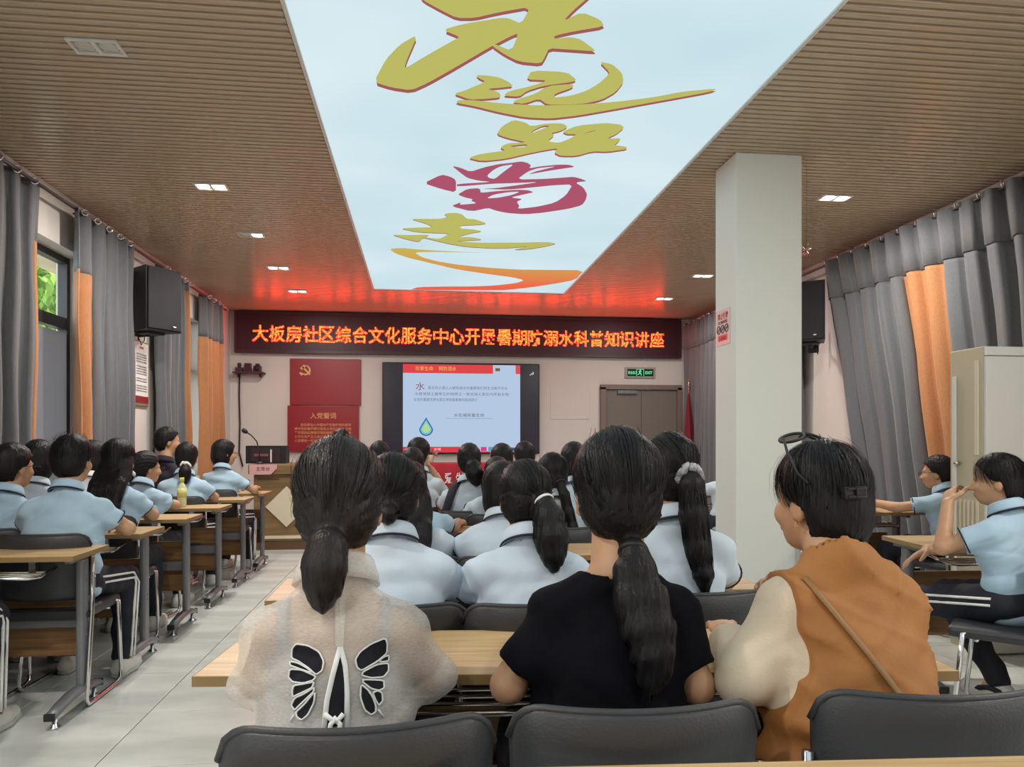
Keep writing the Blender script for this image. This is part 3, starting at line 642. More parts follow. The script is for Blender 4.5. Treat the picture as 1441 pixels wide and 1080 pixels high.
fg = thing('furled_flag', 'furled dark red flag on a pole in the door corner', 'flag', (3.82, 10.55, 0))
MB().tube([(0, 0, .03), (.03, 0, 2.05)], .011, 10).lathe((.03, 0, 2.05), [(.013, 0), (.02, .02), (.004, .12)], 12).build('pole', M['chrome'], fg)
MB().lathe((0, 0, 0), [(.16, 0), (.16, .03), (.03, .06), (.02, .14)], 20).build('base', M['dark_plastic'], fg)
n = 24; vs = []; fs = []
for j in range(13):
    z = 1.95 - j * .10; w = .012 + .10 * (j / 12) ** .8
    for i in range(n):
        a = 2 * PI * i / n; r = w * (1 + .25 * math.sin(5 * a + z * 2)); vs.append((.025 + r * math.cos(a) * .9, r * math.sin(a) * .7, z))
for j in range(12):
    for i in range(n): fs.append((j * n + i, j * n + (i + 1) % n, (j + 1) * n + (i + 1) % n, (j + 1) * n + i))
MB().add(vs, fs, 0, True).build('cloth', mat('flag_cloth', srgb(120, 22, 34), .8), fg)
MB().box((-.02, -.085, 1.24), (.06, .01, .10), rot=(0, .35, 0)).build('gold_tassel', M['gold'], fg)
cb = thing('tall_cabinet', 'tall white cabinet with a beige side by the long curtain', 'cabinet', (aty(1384, 493, 4.05).x, 4.05, 0))
MB().box((.32, .14, .905), (.64, .28, 1.81), bev=.006).build('body', mat('cabinet_beige', srgb(196, 190, 164), .45), cb)
MB().box((.32, -.010, .88), (.636, .02, 1.74), bev=.004).build('door', M['white_metal'], cb)
MB().box((.32, -.006, 1.782), (.636, .014, .052), bev=.004).build('top_rail', M['white_metal'], cb)
MB().box((-.006, .235, .90), (.012, .03, 1.50), bev=.003).build('edge_strip', M['white_metal'], cb)
MB().box((-.004, .05, 1.45), (.01, .03, .56), bev=.003).build('edge_strip', mat('strip_beige', srgb(214, 210, 190), .4), cb)
MB().tube([(-.004, .20, 1.12), (-.03, .20, 1.12)], .012, 12).tube([(-.028, .20, 1.12), (-.030, .175, 1.115)], .005, 8).build('lock', M['chrome'], cb)
for i in range(6): MB().box((-.003, .045 + .035 * i, .78), (.008, .016, .24)).build('vent_slot', M['cream_panel'], cb)

# ------------------------------------------------------------------ what lies outside the windows
def leafy(name, label, c, rx, ry, rz, n, col, seed):
    r = random.Random(seed); t = thing(name, label, 'tree', (c[0], c[1], 0))
    MB().tube([(0, 0, 0), (.05, .03, c[2] * .5), (0, 0, c[2])], [.12, .09, .05], 10).build('trunk', M['panel_wood'], t)
    mb = MB()
    for k in range(n):
        u, v, w = r.gauss(0, 1), r.gauss(0, 1), r.gauss(0, 1); L = math.sqrt(u * u + v * v + w * w) or 1; q = r.random() ** .4
        p = Vector((u / L * rx * q, v / L * ry * q, c[2] + w / L * rz * q)); s = r.uniform(.07, .14); e = Euler((r.random() * 6, r.random() * 6, r.random() * 6)).to_matrix()
        mb.add([p + e @ Vector(x) for x in ((-s, 0, 0), (0, -s * .5, 0), (s, 0, 0), (0, s * .5, 0))], [(0, 1, 2, 3)], k % 2)
    o = mb.build('foliage', [mat(name + '_leaf', srgb(150, 186, 70), .6), mat(name + '_leaf2', srgb(108, 146, 44), .6)], t); o['kind'] = 'stuff'
leafy('garden_tree', 'bright green bushy tree outside the nearest window', (-7.3, 15.4, 4.2), 1.5, 2.4, 1.9, 5600, 0, 3)
leafy('garden_tree', 'yellow green tree outside beside the curtain gap', (-6.0, 10.2, 1.8), 1.3, 2.0, 1.5, 4000, 0, 5)
structure('ground_outside', MB().box((-9, 8, -.35), (12.4, 26, .1)), mat('paving_outside', srgb(170, 168, 160), .8))
pc = thing('porch_post', 'cream porch post seen through the nearest window', 'post', (-4.0, atx(79, 400, -4.07).y + .17, 0))
MB().box((0, 0, 1.6), (.14, .34, 3.2), bev=.01).build('shaft', M['cream'], pc)
pr = thing('porch_roof', 'cream porch roof edge seen through the top of the window', 'porch roof', (-3.7, 9.5, 3.2))
MB().box((0, 0, .12), (1.1, 9, .24), bev=.01).build('slab', M['cream'], pr)

# ================================================================== FURNITURE
def make_desk(L, label, side_legs=True):
    """training desk: origin on the floor under the middle of the near edge, far side is +Y"""
    t = thing('training_desk', label, 'desk')
    D, h = .38, .75
    MB().box((0, D / 2, h - .013), (L, D, .024), bev=.002).build('tabletop', M['desk'], t)
    eb = MB()
    for yy in (-.001, D + .001): eb.box((0, yy, h - .013), (L, .002, .022))
    for xx in (-L / 2 - .001, L / 2 + .001): eb.box((xx, D / 2, h - .013), (.002, D, .022))
    eb.build('edge_band', M['desk_edge'], t)
    for s in (-1, 1):
        x = s * (L / 2 - .075); lg = MB().box((x, .27, .395), (.036, .072, .61), bev=.012).box((x, .25, .71), (.03, .26, .028), bev=.004)
        for zz in (.34, .37, .60): lg.lathe((x + .018, .27, zz), [(.006, 0), (.006, .002)], 8, axis=(1, 0, 0)).lathe((x - .018, .27, zz), [(.006, 0), (.006, .002)], 8, axis=(-1, 0, 0))
        lo = lg.build('leg', M['grey_metal'], t)
        pts = [(x, -.04, .062), (x, .05, .078), (x, .16, .092), (x, .27, .092), (x, .36, .080), (x, .44, .062)]
        ft = MB().tube(pts, [.026, .029, .031, .031, .029, .026], 12, flat=.7); fo = ft.build('foot', M['grey_metal'], lo)
        MB().box((x, -.048, .062), (.046, .012, .034), bev=.004).box((x, .448, .062), (.046, .012, .034), bev=.004).build('foot_cap', M['dark_plastic'], lo)
        for yy in (0.0, .40): MB().lathe((x, yy, 0.001), [(.028, 0), (.027, .006), (.012, .02), (.010, .05)], 16).build('glide', M['chrome'], lo)
    MB().box((0, .345, .395), (L - .20, .016, .34), bev=.002).build('modesty_panel', M['panel_wood'], t)
    MB().box((0, .300, .40), (L - .20, .024, .06), bev=.004).build('crossbar', M['grey_metal'], t)
    bk = MB(); a = L / 2 - .18
    bk.tube([(-a, .27, .665), (-a, .09, .645), (-a + .03, .055, .645), (a - .03, .055, .645), (a, .09, .645), (a, .27, .665)], .008, 8)
    for yy in (.10, .15, .20): bk.tube([(-a, yy, .65), (a, yy, .65)], .005, 6)
    for s in (-1, 0, 1): bk.box((s * a * .8, .20, .685), (.03, .02, .075))
    bk.build('book_rack', M['chrome'], t)
    return t
def make_chair(label):
    """visitor chair: origin on the floor under the seat middle, sitter faces +Y"""
    t = thing('visitor_chair', label, 'chair', group=None)
    # backrest: bowed padded panel
    W2, nu, nv = .215, 24, 14; vs = []; fs = []
    us = [-math.cos(PI * i / nu) * .35 + (-1 + 2 * i / nu) * .65 for i in range(nu + 1)]; vv = [j / nv if j / nv < .7 else .7 + .3 * math.sin((j / nv - .7) / .3 * PI / 2) for j in range(nv + 1)]
    TOPZ, RC = .810, .055
    def P(u, v, f):   # u -1..1 across, v 0..1 up, f front(+1)/back(-1)
        x = W2 * u * (1 - .05 * (1 - v)); inn = W2 - RC; q = max(0.0, abs(x) - inn)
        top = TOPZ - RC + math.sqrt(max(0.0, RC * RC - min(q, RC) ** 2)); bot = .50 + (RC - math.sqrt(max(0.0, RC * RC - min(q, RC) ** 2))) * .8
        z = bot + (top - bot) * v
        yc = -.200 - .06 * (z - .50) + .062 * u * u
        th = .021 * (1 - (max(0, abs(u) - .75) / .25) ** 2 * .8) * (1 - (max(0, abs(v - .5) - .36) / .14) ** 2 * .65)
        return (x, yc + f * th, z)
    for f in (1, -1):
        for j in range(nv + 1):
            for i in range(nu + 1): vs.append(P(us[i], vv[j], f))
    n1 = (nu + 1) * (nv + 1)
    for j in range(nv):
        for i in range(nu):
            a = j * (nu + 1) + i; b = a + 1; c = a + nu + 2; d = a + nu + 1
            fs.append((b, a, d, c)); fs.append((a + n1, b + n1, c + n1, d + n1))
    bd = [i for i in range(nu + 1)] + [j * (nu + 1) + nu for j in range(1, nv + 1)] + [nv * (nu + 1) + i for i in range(nu - 1, -1, -1)] + [j * (nu + 1) for j in range(nv - 1, 0, -1)]
    for k in range(len(bd)):
        a, b = bd[k], bd[(k + 1) % len(bd)]; fs.append((a, b, b + n1, a + n1))
    bo = MB().add(vs, fs, 0, True).build('backrest', M['leather'], t)
    pts = [Vector(vs[i]).lerp(Vector(vs[i + n1]), .5) for i in bd if vs[i][2] > .55]
    # piping along the top edge
    row = [Vector(vs[nv * (nu + 1) + i]).lerp(Vector(vs[n1 + nv * (nu + 1) + i]), .5) for i in range(nu + 1)]
    MB().tube([p + Vector((0, 0, .002)) for p in row], .007, 8).build('piping', M['leather'], bo)
    sv = MB().box((0, .0, .432), (.43, .42, .05), bev=.02); sv.build('seat', M['leather'], t)
    for s in (-1, 1):
        x = s * .222
        fr = MB().tube([(x * .99, -.155, .70), (x, -.165, .46), (x, -.20, .20), (x, -.225, .04), (x, -.205, .013), (x, -.15, .011), (x, .12, .011), (x, .17, .02), (x, .185, .06), (x, .165, .25), (x, .15, .43), (x * .8, .12, .435)], .0105, 10)
        fo = fr.build('side_frame', M['chrome'], t)
        MB().box((x + s * .006, -.160, .58), (.008, .022, .10), bev=.003).lathe((x + s * .01, -.160, .55), [(.007, 0), (.005, .005)], 10, axis=(s, 0, 0)).lathe((x + s * .01, -.160, .61), [(.007, 0), (.005, .005)], 10, axis=(s, 0, 0)).build('joint_plate', M['chrome'], fo)
    MB().tube([(-.2, .10, .405), (.2, .10, .405)], .009, 8).tube([(-.2, -.12, .405), (.2, -.12, .405)], .009, 8).build('under_bar', M['chrome'], t)
    return t
desk_proto = {}
def desk(x, y, L, label, rz=0.0, group='training desks'):
    k = round(L, 2)
    if k not in desk_proto: desk_proto[k] = d = make_desk(L, label)
    else: d = copy_tree(desk_proto[k])
    d.location = (x, y, 0); d.rotation_euler = (0, 0, rz); d['label'] = label; d['group'] = group; return d
chair_proto = []
def chair(x, y, rz, label, group='grey visitor chairs'):
    if not chair_proto: chair_proto.append(make_chair(label)); c = chair_proto[0]
    else: c = copy_tree(chair_proto[0])
    c.location = (x, y, 0); c.rotation_euler = (0, 0, rz); c['label'] = label; c['group'] = group; return c
# desk rows: y of the near edge
LD = (3.50, 4.30, 5.08, 5.90, 6.72, 7.54); MD = (1.62, 2.45, 3.27, 4.10, 4.92, 5.74)
for y, lb_ in zip(LD, ('window-side desk nearest the camera, empty oak top cut by the frame edge', 'oak desk right in front of the boy in a bright blue polo', 'oak desk with grey legs between the short-haired boy and the bottle desk', 'oak desk carrying the small yellow-capped bottle', 'oak desk in front of the girl with the white scrunchie', 'oak desk tucked against the podium front')):
    desk(-2.09, y, 1.15, lb_, 0, 'window-side desks')
dr_ = math.radians
desk(.34, 1.60, 1.66, 'broad oak desk the three women lean on', dr_(-5.5), 'middle block desks')
desk(.50, .745, 1.66, 'oak desk edge at the very bottom of the photo, in front of the camera', dr_(-3.7), 'middle block desks')
for y, lb_ in zip(MD[1:], ('oak desk of the three girls right in front of the women', 'third oak desk of the middle block, counted from the women', 'fourth oak desk of the middle block, counted from the women', 'oak desk directly before the girl with the black backpack straps', 'foremost oak desk of the middle block, facing the red table')):
    desk(.34, y, 1.66, lb_, 0, 'middle block desks')
rd1 = desk(2.98, 3.33, 1.15, 'oak desk with an open notebook, under the elbow of the boy touching his chin', dr_(-5), 'pillar-side desks')
desk(3.10, 2.50, 1.15, 'oak desk corner poking in at the edge of the photo behind the boy with sneakers', dr_(-3), 'pillar-side desks')
desk(3.02, 4.98, 1.15, 'oak desk the distant boy with glasses rests his arm on', 0, 'pillar-side desks')
desk(2.95, 6.75, 1.15, 'far oak desk peeking out behind the white pillar', 0, 'pillar-side desks')

# ------------------------------------------------------------------ podium, red table and the things on them
pd = thing('podium', 'long wooden podium with a cream diamond panel on its front', 'podium', (-1.36, 8.95, 0))
px0, px1 = -.56, .56
MB().box((0, .32, .05), (1.10, .60, .10), bev=.004).build('plinth', M['podium_dark'], pd)
MB().box((0, .32, .49), (1.12, .62, .775), bev=.004).build('body', M['podium'], pd)
MB().box((0, .0035, .148), (1.10, .02, .035)).build('moulding', M['cream_panel'], pd)
MB().box((0, .30, .935), (1.22, .70, .115), bev=.006).build('top', M['podium'], pd)
MB().box((0, -.005, 0), (.335, .022, .335), rot=(0, PI / 4, 0), bev=.003).build('diamond_panel', M['cream_panel'], pd, (-.19, 0, .50))
MB().tube([(.14, -.002, .26), (.14, -.04, .26), (.14, -.04, .32), (.14, -.002, .32)], .006, 8).build('handle', M['chrome'], pd)
MB().box((0, .005, 0), (.25, .012, .012)).build('seam', M['podium_dark'], pd, (-.40, 0, .82))
rc = thing('red_runner', 'red cloth runner hanging down the podium front', 'cloth', (-1.05, 8.95, 0))
vs = []; fs = []
def runner(u, k):
    prof = [(.30, .998), (.0, .998), (-.055, .997), (-.064, .985), (-.066, .90), (-.066, .80), (-.064, .65), (-.066, .50), (-.064, .40)]
    return (u, prof[k][0] + (.006 * math.sin(u * 40 + k) if k > 3 else 0), prof[k][1] + (0 if k < 8 else .01 * math.sin(u * 9)))
for k in range(9):
    for i in range(13): vs.append(runner(-.32 + .64 * i / 12, k))
for k in range(8):
    for i in range(12): a = k * 13 + i; fs.append((a, a + 13, a + 14, a + 1))
MB().add(vs, fs, 0, True).build('cloth', M['red_cloth'], rc).modifiers.new('t', 'SOLIDIFY').thickness = .004
for k, zz in enumerate((.86, .80)):
    MB().box((-.05 + .16 * k, -.074, zz), (.03, .004, .07), rot=(0, .5 - k, 0)).build('white_print', M['white_cloth'], rc)
rtb = thing('red_table', 'low table draped in a red cloth with white characters below the screen', 'table', (.38, 8.95, 0))
MB().box((0, .3, .97), (1.70, .60, .03), bev=.003).build('top', M['podium_dark'], rtb)
for sx in (-.80, .80):
    for sy in (.06, .54): MB().box((sx, sy, .478), (.05, .05, .956)).build('leg', M['podium_dark'], rtb)
vs = []; fs = []; n = 60
for k, z in enumerate((.99, .985, .8, .6, .4, .2, .06)):
    for i in range(n + 1):
        u = -.86 + 1.72 * i / n; vs.append((u, (-.002 if k == 0 else -.012 - .014 * (1 + math.sin(i * .9 + k * .2)) * min(1, k / 3)), z))
for k in range(6):
    for i in range(n): a = k * (n + 1) + i; fs.append((a, a + n + 1, a + n + 2, a + 1))
vs2 = [(-.86, -.002, .99), (.86, -.002, .99), (.86, .62, .99), (-.86, .62, .99)]
MB().add(vs, fs, 0, True).add(vs2, [(0, 1, 2, 3)]).build('cloth', M['red_cloth'], rtb).modifiers.new('t', 'SOLIDIFY').thickness = .004
for i, ch in enumerate('志愿服务珍爱生命预防溺水'):
    place('banner_character', fit_text(text_mesh(ch, .1, M['white_cloth'], .002), .085, .13), rtb, (-.72 + .13 * i, -.045, .82), FRONT)
fl_m = [mat('petal_pink', srgb(206, 150, 140), .7), mat('petal_red', srgb(170, 60, 60), .7), mat('leaf_dull', srgb(80, 90, 60), .7)]
for i, (x, lab) in enumerate(((.08, 'bunch of pinkish flowers on the red table before the spiky-haired boy'), (.93, 'bunch of pinkish flowers on the red table at the door-side end'))):
    fw = thing('flower_bunch', lab, 'flowers', (x, 9.08, .99))
    MB().lathe((0, 0, 0), [(.05, 0), (.06, .02), (.07, .08), (.065, .10)], 16).build('pot', M['cream_panel'], fw)
    pm = MB()
    for k in range(70):
        a, e = rnd.random() * 6.28, rnd.random() * 1.5; c = Vector((.11 * math.cos(a) * math.cos(e), .09 * math.sin(a) * math.cos(e), .09 + .07 * math.sin(e)))
        ro = Euler((rnd.random() * 6, rnd.random() * 6, rnd.random() * 6)).to_matrix(); q = rnd.uniform(.012, .022)
        pm.add([c + ro @ Vector(v) for v in ((-q, 0, 0), (0, -q, 0), (q, 0, 0), (0, q, .006))], [(0, 1, 2, 3)], rnd.choice((0, 0, 1, 2)))
    pm.build('blossoms', fl_m, fw)['kind'] = 'stuff'
am = thing('black_amplifier', 'black amplifier box on the podium behind the nameplate', 'amplifier', (-1.83, 9.18, .993))
MB().box((0, .13, .105), (.46, .26, .21), bev=.004).build('case', M['black'], am)
MB().box((.0, -.004, .105), (.33, .008, .16)).build('front_plate', mat('amp_front', srgb(54, 34, 40), .4), am)
MB().box((-.05, -.012, .10), (.16, .010, .03)).build('disc_drawer', mat('amp_pink', srgb(130, 84, 92), .4), am)
MB().box((.065, -.016, .09), (.016, .02, .15)).build('white_strip', M['white_metal'], am)
np_ = thing('nameplate', 'pale pink paper nameplate with dark characters on the podium edge', 'nameplate', (-1.80, 8.874, .875))
MB().prism([(-.15, .115), (.155, .115), (.155, .07), (.085, 0), (-.15, 0)], -.003, .003, 0, Matrix.Rotation(PI / 2, 4, 'X')).build('card', mat('pink_card', srgb(226, 172, 172), .7), np_)
place('lettering', fit_text(text_mesh('主席台', .06, M['ink'], .0), .15), np_, (0, -.0045, .066), FRONT)
mk = thing('gooseneck_microphone', 'thin black gooseneck microphone standing on the podium', 'microphone', (-1.86, 8.98, .993))
mp = [atz(331, 640, .993)]
MB().lathe((0, 0, 0), [(.05, 0), (.05, .012), (.02, .03)], 16).build('base', M['dark_plastic'], mk)
MB().tube([(0, 0, .02), (-.005, 0, .16), (-.03, 0, .26), (-.09, 0, .33), (-.155, 0, .375)], .0075, 8).build('neck', M['dark_plastic'], mk)
MB().lathe((-.150, 0, .370), [(.012, -.02), (.024, 0), (.028, .03), (.018, .05), (.004, .055)], 14, axis=(-.8, 0, .55)).build('foam_head', M['black'], mk)
# bottle on the fourth window-side desk
bt_p = atz(256, 708, .75)
bt = thing('drink_bottle', 'small yellow-labelled drink bottle on a window-side desk', 'bottle', (aty(256, 705, 6.02).x, 6.02, .7505))
MB().lathe((0, 0, 0), [(.028, 0), (.033, .01), (.033, .10), (.030, .115), (.033, .13), (.030, .155), (.014, .185), (.014, .20)], 18).build('body', mat('bottle_plastic', srgb(206, 214, 170), .12), bt)
MB().lathe((0, 0, 0), [(.0345, .075), (.0345, .145)], 18).build('label', mat('bottle_label', srgb(212, 214, 128), .4), bt)
MB().lathe((0, 0, 0), [(.017, .195), (.017, .222), (.014, .225)], 16).build('cap', mat('bottle_cap', srgb(214, 222, 96), .35), bt)
nb = thing('notebook', 'white open notebook on the desk before the boy touching his chin', 'notebook', (2.92, 3.50, .7505), -.1)
for s in (-1, 1): MB().box((s * .075, 0, .006), (.148, .20, .012), bev=.002).build('page_block', M['paper'], nb)
MB().tube([(.03, -.03, .016), (.14, .04, .016)], .004, 6).build('pen', M['navy'], nb)

# ================================================================== PEOPLE
# bodies, clothes and hair are modelled as blended volumes and turned into one mesh each
def surface_nets(v, lo, h):
    nx, ny, nz = v.shape; s = v < 0
    c = s[:-1, :-1, :-1].astype(np.int8)
    for a in (0, 1):
        for b in (0, 1):
            for d in (0, 1):
                if a + b + d: c = c + s[a:nx - 1 + a, b:ny - 1 + b, d:nz - 1 + d]
    act = (c > 0) & (c < 8); I, J, K = np.nonzero(act)
    idx = np.full(act.shape, -1, np.int32); idx[I, J, K] = np.arange(len(I))
    off = [(a, b, d) for a in (0, 1) for b in (0, 1) for d in (0, 1)]
    cv = [v[I + a, J + b, K + d] for a, b, d in off]
    P = np.zeros((len(I), 3), np.float32); N = np.zeros(len(I), np.float32)
    for p in range(8):
        for q in range(p + 1, 8):
            if sum(abs(off[p][t] - off[q][t]) for t in range(3)) != 1: continue
            a, b = cv[p], cv[q]; m = (a < 0) != (b < 0); t = np.where(m, a / np.where(m, a - b, 1), 0)
            for ax in range(3): P[:, ax] += np.where(m, off[p][ax] + t * (off[q][ax] - off[p][ax]), 0)
            N += m
    P = P / N[:, None] + np.stack([I, J, K], 1); P = P * h + np.asarray(lo, np.float32)
    Q = []
    for ax in range(3):
        a = [slice(None)] * 3; b = [slice(None)] * 3
        a[ax] = slice(0, -1); b[ax] = slice(1, None); u, w = [t for t in range(3) if t != ax]
        for t in (u, w): a[t] = slice(1, -1); b[t] = slice(1, -1)
        sa, sb = s[tuple(a)], s[tuple(b)]; E = np.argwhere(sa != sb)
        if not len(E): continue
        flip = sa[tuple(E.T)]; E = E.copy(); E[:, u] += 1; E[:, w] += 1
        def g(du, dw):
            t = E.copy(); t[:, u] -= du; t[:, w] -= dw; return idx[t[:, 0], t[:, 1], t[:, 2]]
        q = np.stack([g(1, 1), g(0, 1), g(0, 0), g(1, 0)], 1)
        fl_ = flip if ax != 1 else ~flip
        q[~fl_] = q[~fl_][:, ::-1]; Q.append(q)
    Q = np.concatenate(Q); Q = Q[(Q >= 0).all(1)]
    return P, Q

class Vol:
    def __init__(s, lo, hi, h):
        s.h = h; s.lo = np.asarray(lo, float); n = np.ceil((np.asarray(hi) - s.lo) / h).astype(int) + 1
        s.v = np.full(n, .06, np.float32); s.ax = [(s.lo[i] + h * np.arange(n[i])).astype(np.float32) for i in range(3)]
    def sl(s, lo, hi):
        r = []
        for i in range(3):
            a = max(0, int((lo[i] - s.lo[i]) / s.h)); b = min(len(s.ax[i]), int((hi[i] - s.lo[i]) / s.h) + 2)
            if b <= a: return None
            r.append(slice(a, b))
        return tuple(r)
    def co(s, q): return s.ax[0][q[0]][:, None, None], s.ax[1][q[1]][None, :, None], s.ax[2][q[2]][None, None, :]
    def _u(s, q, d, k, carve):
        v = s.v[q]
        if carve:
            d = -d; hh = np.clip(.5 - .5 * (v - d) / max(k, 1e-5), 0, 1); s.v[q] = v + (d - v) * hh + k * hh * (1 - hh)
        else:
            hh = np.clip(.5 + .5 * (v - d) / max(k, 1e-5), 0, 1); s.v[q] = v + (d - v) * hh - k * hh * (1 - hh)
    def cone(s, a, b, ra, rb, k=.012, cut=None, carve=False):
        a = np.asarray(a, float); b = np.asarray(b, float); R = max(ra, rb) + k + 3 * s.h + (.03 if carve else 0)
        q = s.sl(np.minimum(a, b) - R, np.maximum(a, b) + R)
        if q is None: return s
        X, Y, Z = s.co(q); ba = b - a; L = float(ba @ ba) + 1e-12
        t = np.clip(((X - a[0]) * ba[0] + (Y - a[1]) * ba[1] + (Z - a[2]) * ba[2]) / L, 0, 1)
        d = np.sqrt((X - a[0] - t * ba[0]) ** 2 + (Y - a[1] - t * ba[1]) ** 2 + (Z - a[2] - t * ba[2]) ** 2) - (ra + (rb - ra) * t)
        if cut is not None:   # cut flat at end b
            n = ba / math.sqrt(L); d = np.maximum(d, (X - b[0]) * n[0] + (Y - b[1]) * n[1] + (Z - b[2]) * n[2])
        s._u(q, d, k, carve); return s
    def chain(s, pts, rs, k=.012):
        for i in range(len(pts) - 1): s.cone(pts[i], pts[i + 1], rs[i], rs[i + 1], k)
        return s
    def ell(s, c, r, R=None, k=.012, carve=False):
        c = np.asarray(c, float); r = np.asarray(r, float); m = r.max() + k + 3 * s.h + (.03 if carve else 0)
        q = s.sl(c - m, c + m)
        if q is None: return s
        X, Y, Z = s.co(q); x, y, z = X - c[0], Y - c[1], Z - c[2]
        if R is not None: x, y, z = (R[0, 0] * x + R[1, 0] * y + R[2, 0] * z, R[0, 1] * x + R[1, 1] * y + R[2, 1] * z, R[0, 2] * x + R[1, 2] * y + R[2, 2] * z)
        k0 = np.sqrt((x / r[0]) ** 2 + (y / r[1]) ** 2 + (z / r[2]) ** 2); k1 = np.sqrt((x / r[0] ** 2) ** 2 + (y / r[1] ** 2) ** 2 + (z / r[2] ** 2) ** 2) + 1e-9
        s._u(q, k0 * (k0 - 1) / k1, k, carve); return s
    def ecap(s, a, b, ra, rb, k=.03):
        """elliptic tapered trunk piece: ra, rb = (half width, half depth)"""
        a = np.asarray(a, float); b = np.asarray(b, float); R = max(*ra, *rb) + k + 3 * s.h
        q = s.sl(np.minimum(a, b) - R, np.maximum(a, b) + R)
        if q is None: return s
        X, Y, Z = s.co(q); ba = b - a; L = math.sqrt(float(ba @ ba)); n = ba / L
        xd = np.array([1.0, 0, 0]); xd = xd - n * n[0]; xd /= np.linalg.norm(xd); yd = np.cross(n, xd)
        dx, dy, dz = X - a[0], Y - a[1], Z - a[2]
        w = dx * n[0] + dy * n[1] + dz * n[2]; t = np.clip(w / L, 0, 1); ov = np.maximum(np.maximum(-w, w - L), 0)
        u = dx * xd[0] + dy * xd[1] + dz * xd[2]; vv = dx * yd[0] + dy * yd[1] + dz * yd[2]
        rx = ra[0] + (rb[0] - ra[0]) * t; ry = ra[1] + (rb[1] - ra[1]) * t
        d = (np.sqrt((u / rx) ** 2 + (vv / ry) ** 2 + (ov / ry) ** 2) - 1) * np.minimum(rx, ry)
        s._u(q, d, k, False); return s
    def inter(s, fn):
        X, Y, Z = s.co((slice(None),) * 3); s.v = np.maximum(s.v, fn(X, Y, Z).astype(np.float32)); return s
    def disp(s, fn):
        X, Y, Z = s.co((slice(None),) * 3); s.v = s.v + fn(X, Y, Z).astype(np.float32); return s
    def mesh(s): return surface_nets(s.v, s.lo, s.h)

def rotm(yaw=0, pitch=0, roll=0):
    """head matrix: yaw + = turn to own left, pitch + = look down, roll + = tilt to own right"""
    return np.array(Matrix.Rotation(yaw, 3, 'Z') @ Matrix.Rotation(-pitch, 3, 'X') @ Matrix.Rotation(roll, 3, 'Y'))
MIR = lambda p: (-p[0], p[1], p[2])

def hand(V, w, d, n, r=1.0, curl=.5, thumb=1):
    """five-fingered hand: wrist w, direction d, back-of-hand normal n, thumb side +/-1"""
    w = np.asarray(w, float); d = np.asarray(d, float); d /= np.linalg.norm(d); n = np.asarray(n, float); n -= d * (n @ d); n /= np.linalg.norm(n)
    sd = np.cross(d, n) * thumb
    pc = w + d * .045 * r
    Rm = np.stack([sd, d, n], 1)
    V.ell(pc, (.038 * r, .05 * r, .0155 * r), Rm, .008)
    for i, (o, L) in enumerate(((.029, .070), (.010, .080), (-.009, .074), (-.027, .058))):
        b = w + d * .082 * r + sd * o * r; L *= r; c1, c2, c3 = curl * .5, curl * 1.2, curl * 1.8
        f = lambda c: d * math.cos(c) - n * math.sin(c)
        p1 = b + f(c1) * L * .45; p2 = p1 + f(c2) * L * .32; p3 = p2 + f(c3) * L * .23
        V.cone(w + d * .05 * r + sd * o * .8 * r, b, .0095 * r, .009 * r, .004).chain([b, p1, p2, p3], [.0088 * r, .0082 * r, .0075 * r, .0065 * r], .002)
    b = w + d * .018 * r + sd * .028 * r
    t1 = b + (d * .55 + sd * .75 - n * .25) * .040 * r; t2 = t1 + (d * .85 + sd * .3 - n * .3) * .032 * r; t3 = t2 + (d * .95 - n * .3) * .022 * r
    V.chain([b, t1, t2, t3], [.013 * r, .0115 * r, .0098 * r, .008 * r], .005)

def head_prims(V, hc, Rm, nb, sc=1.0, ears=True):
    hc = np.asarray(hc, float); T = lambda p: hc + Rm @ (np.asarray(p, float) * sc); r = lambda *x: np.asarray(x) * sc
    V.ell(T((0, -.012, .034)), r(.075, .094, .087), Rm, .02)
    V.ell(T((0, .028, -.028)), r(.062, .068, .080), Rm, .02)
    V.ell(T((0, .046, -.082)), r(.038, .040, .030), Rm, .02)
    V.ell(T((0, .078, .022)), r(.045, .018, .013), Rm, .012)
    for sx in (-1, 1):
        V.ell(T((sx * .036, .070, -.028)), r(.022, .020, .024), Rm, .014)
        V.ell(T((sx * .031, .098, .002)), r(.016, .012, .010), Rm, .010, carve=True)
        if ears:
            V.ell(T((sx * .076, -.006, -.016)), r(.012, .020, .032), Rm, .008)
            V.ell(T((sx * .090, .000, -.014)), r(.006, .011, .018), Rm, .004, carve=True)
    V.cone(T((0, .090, .006)), T((0, .110, -.030)), .0085 * sc, .0125 * sc, .010)
    for sx in (-1, 1): V.ell(T((sx * .013, .100, -.034)), r(.009, .010, .008), Rm, .006)
    V.ell(T((0, .093, -.058)), r(.022, .011, .006), Rm, .004); V.ell(T((0, .092, -.069)), r(.019, .011, .006), Rm, .004)
    V.cone(T((0, -.012, -.06)), nb, .053 * sc, .056, .02)
    return T

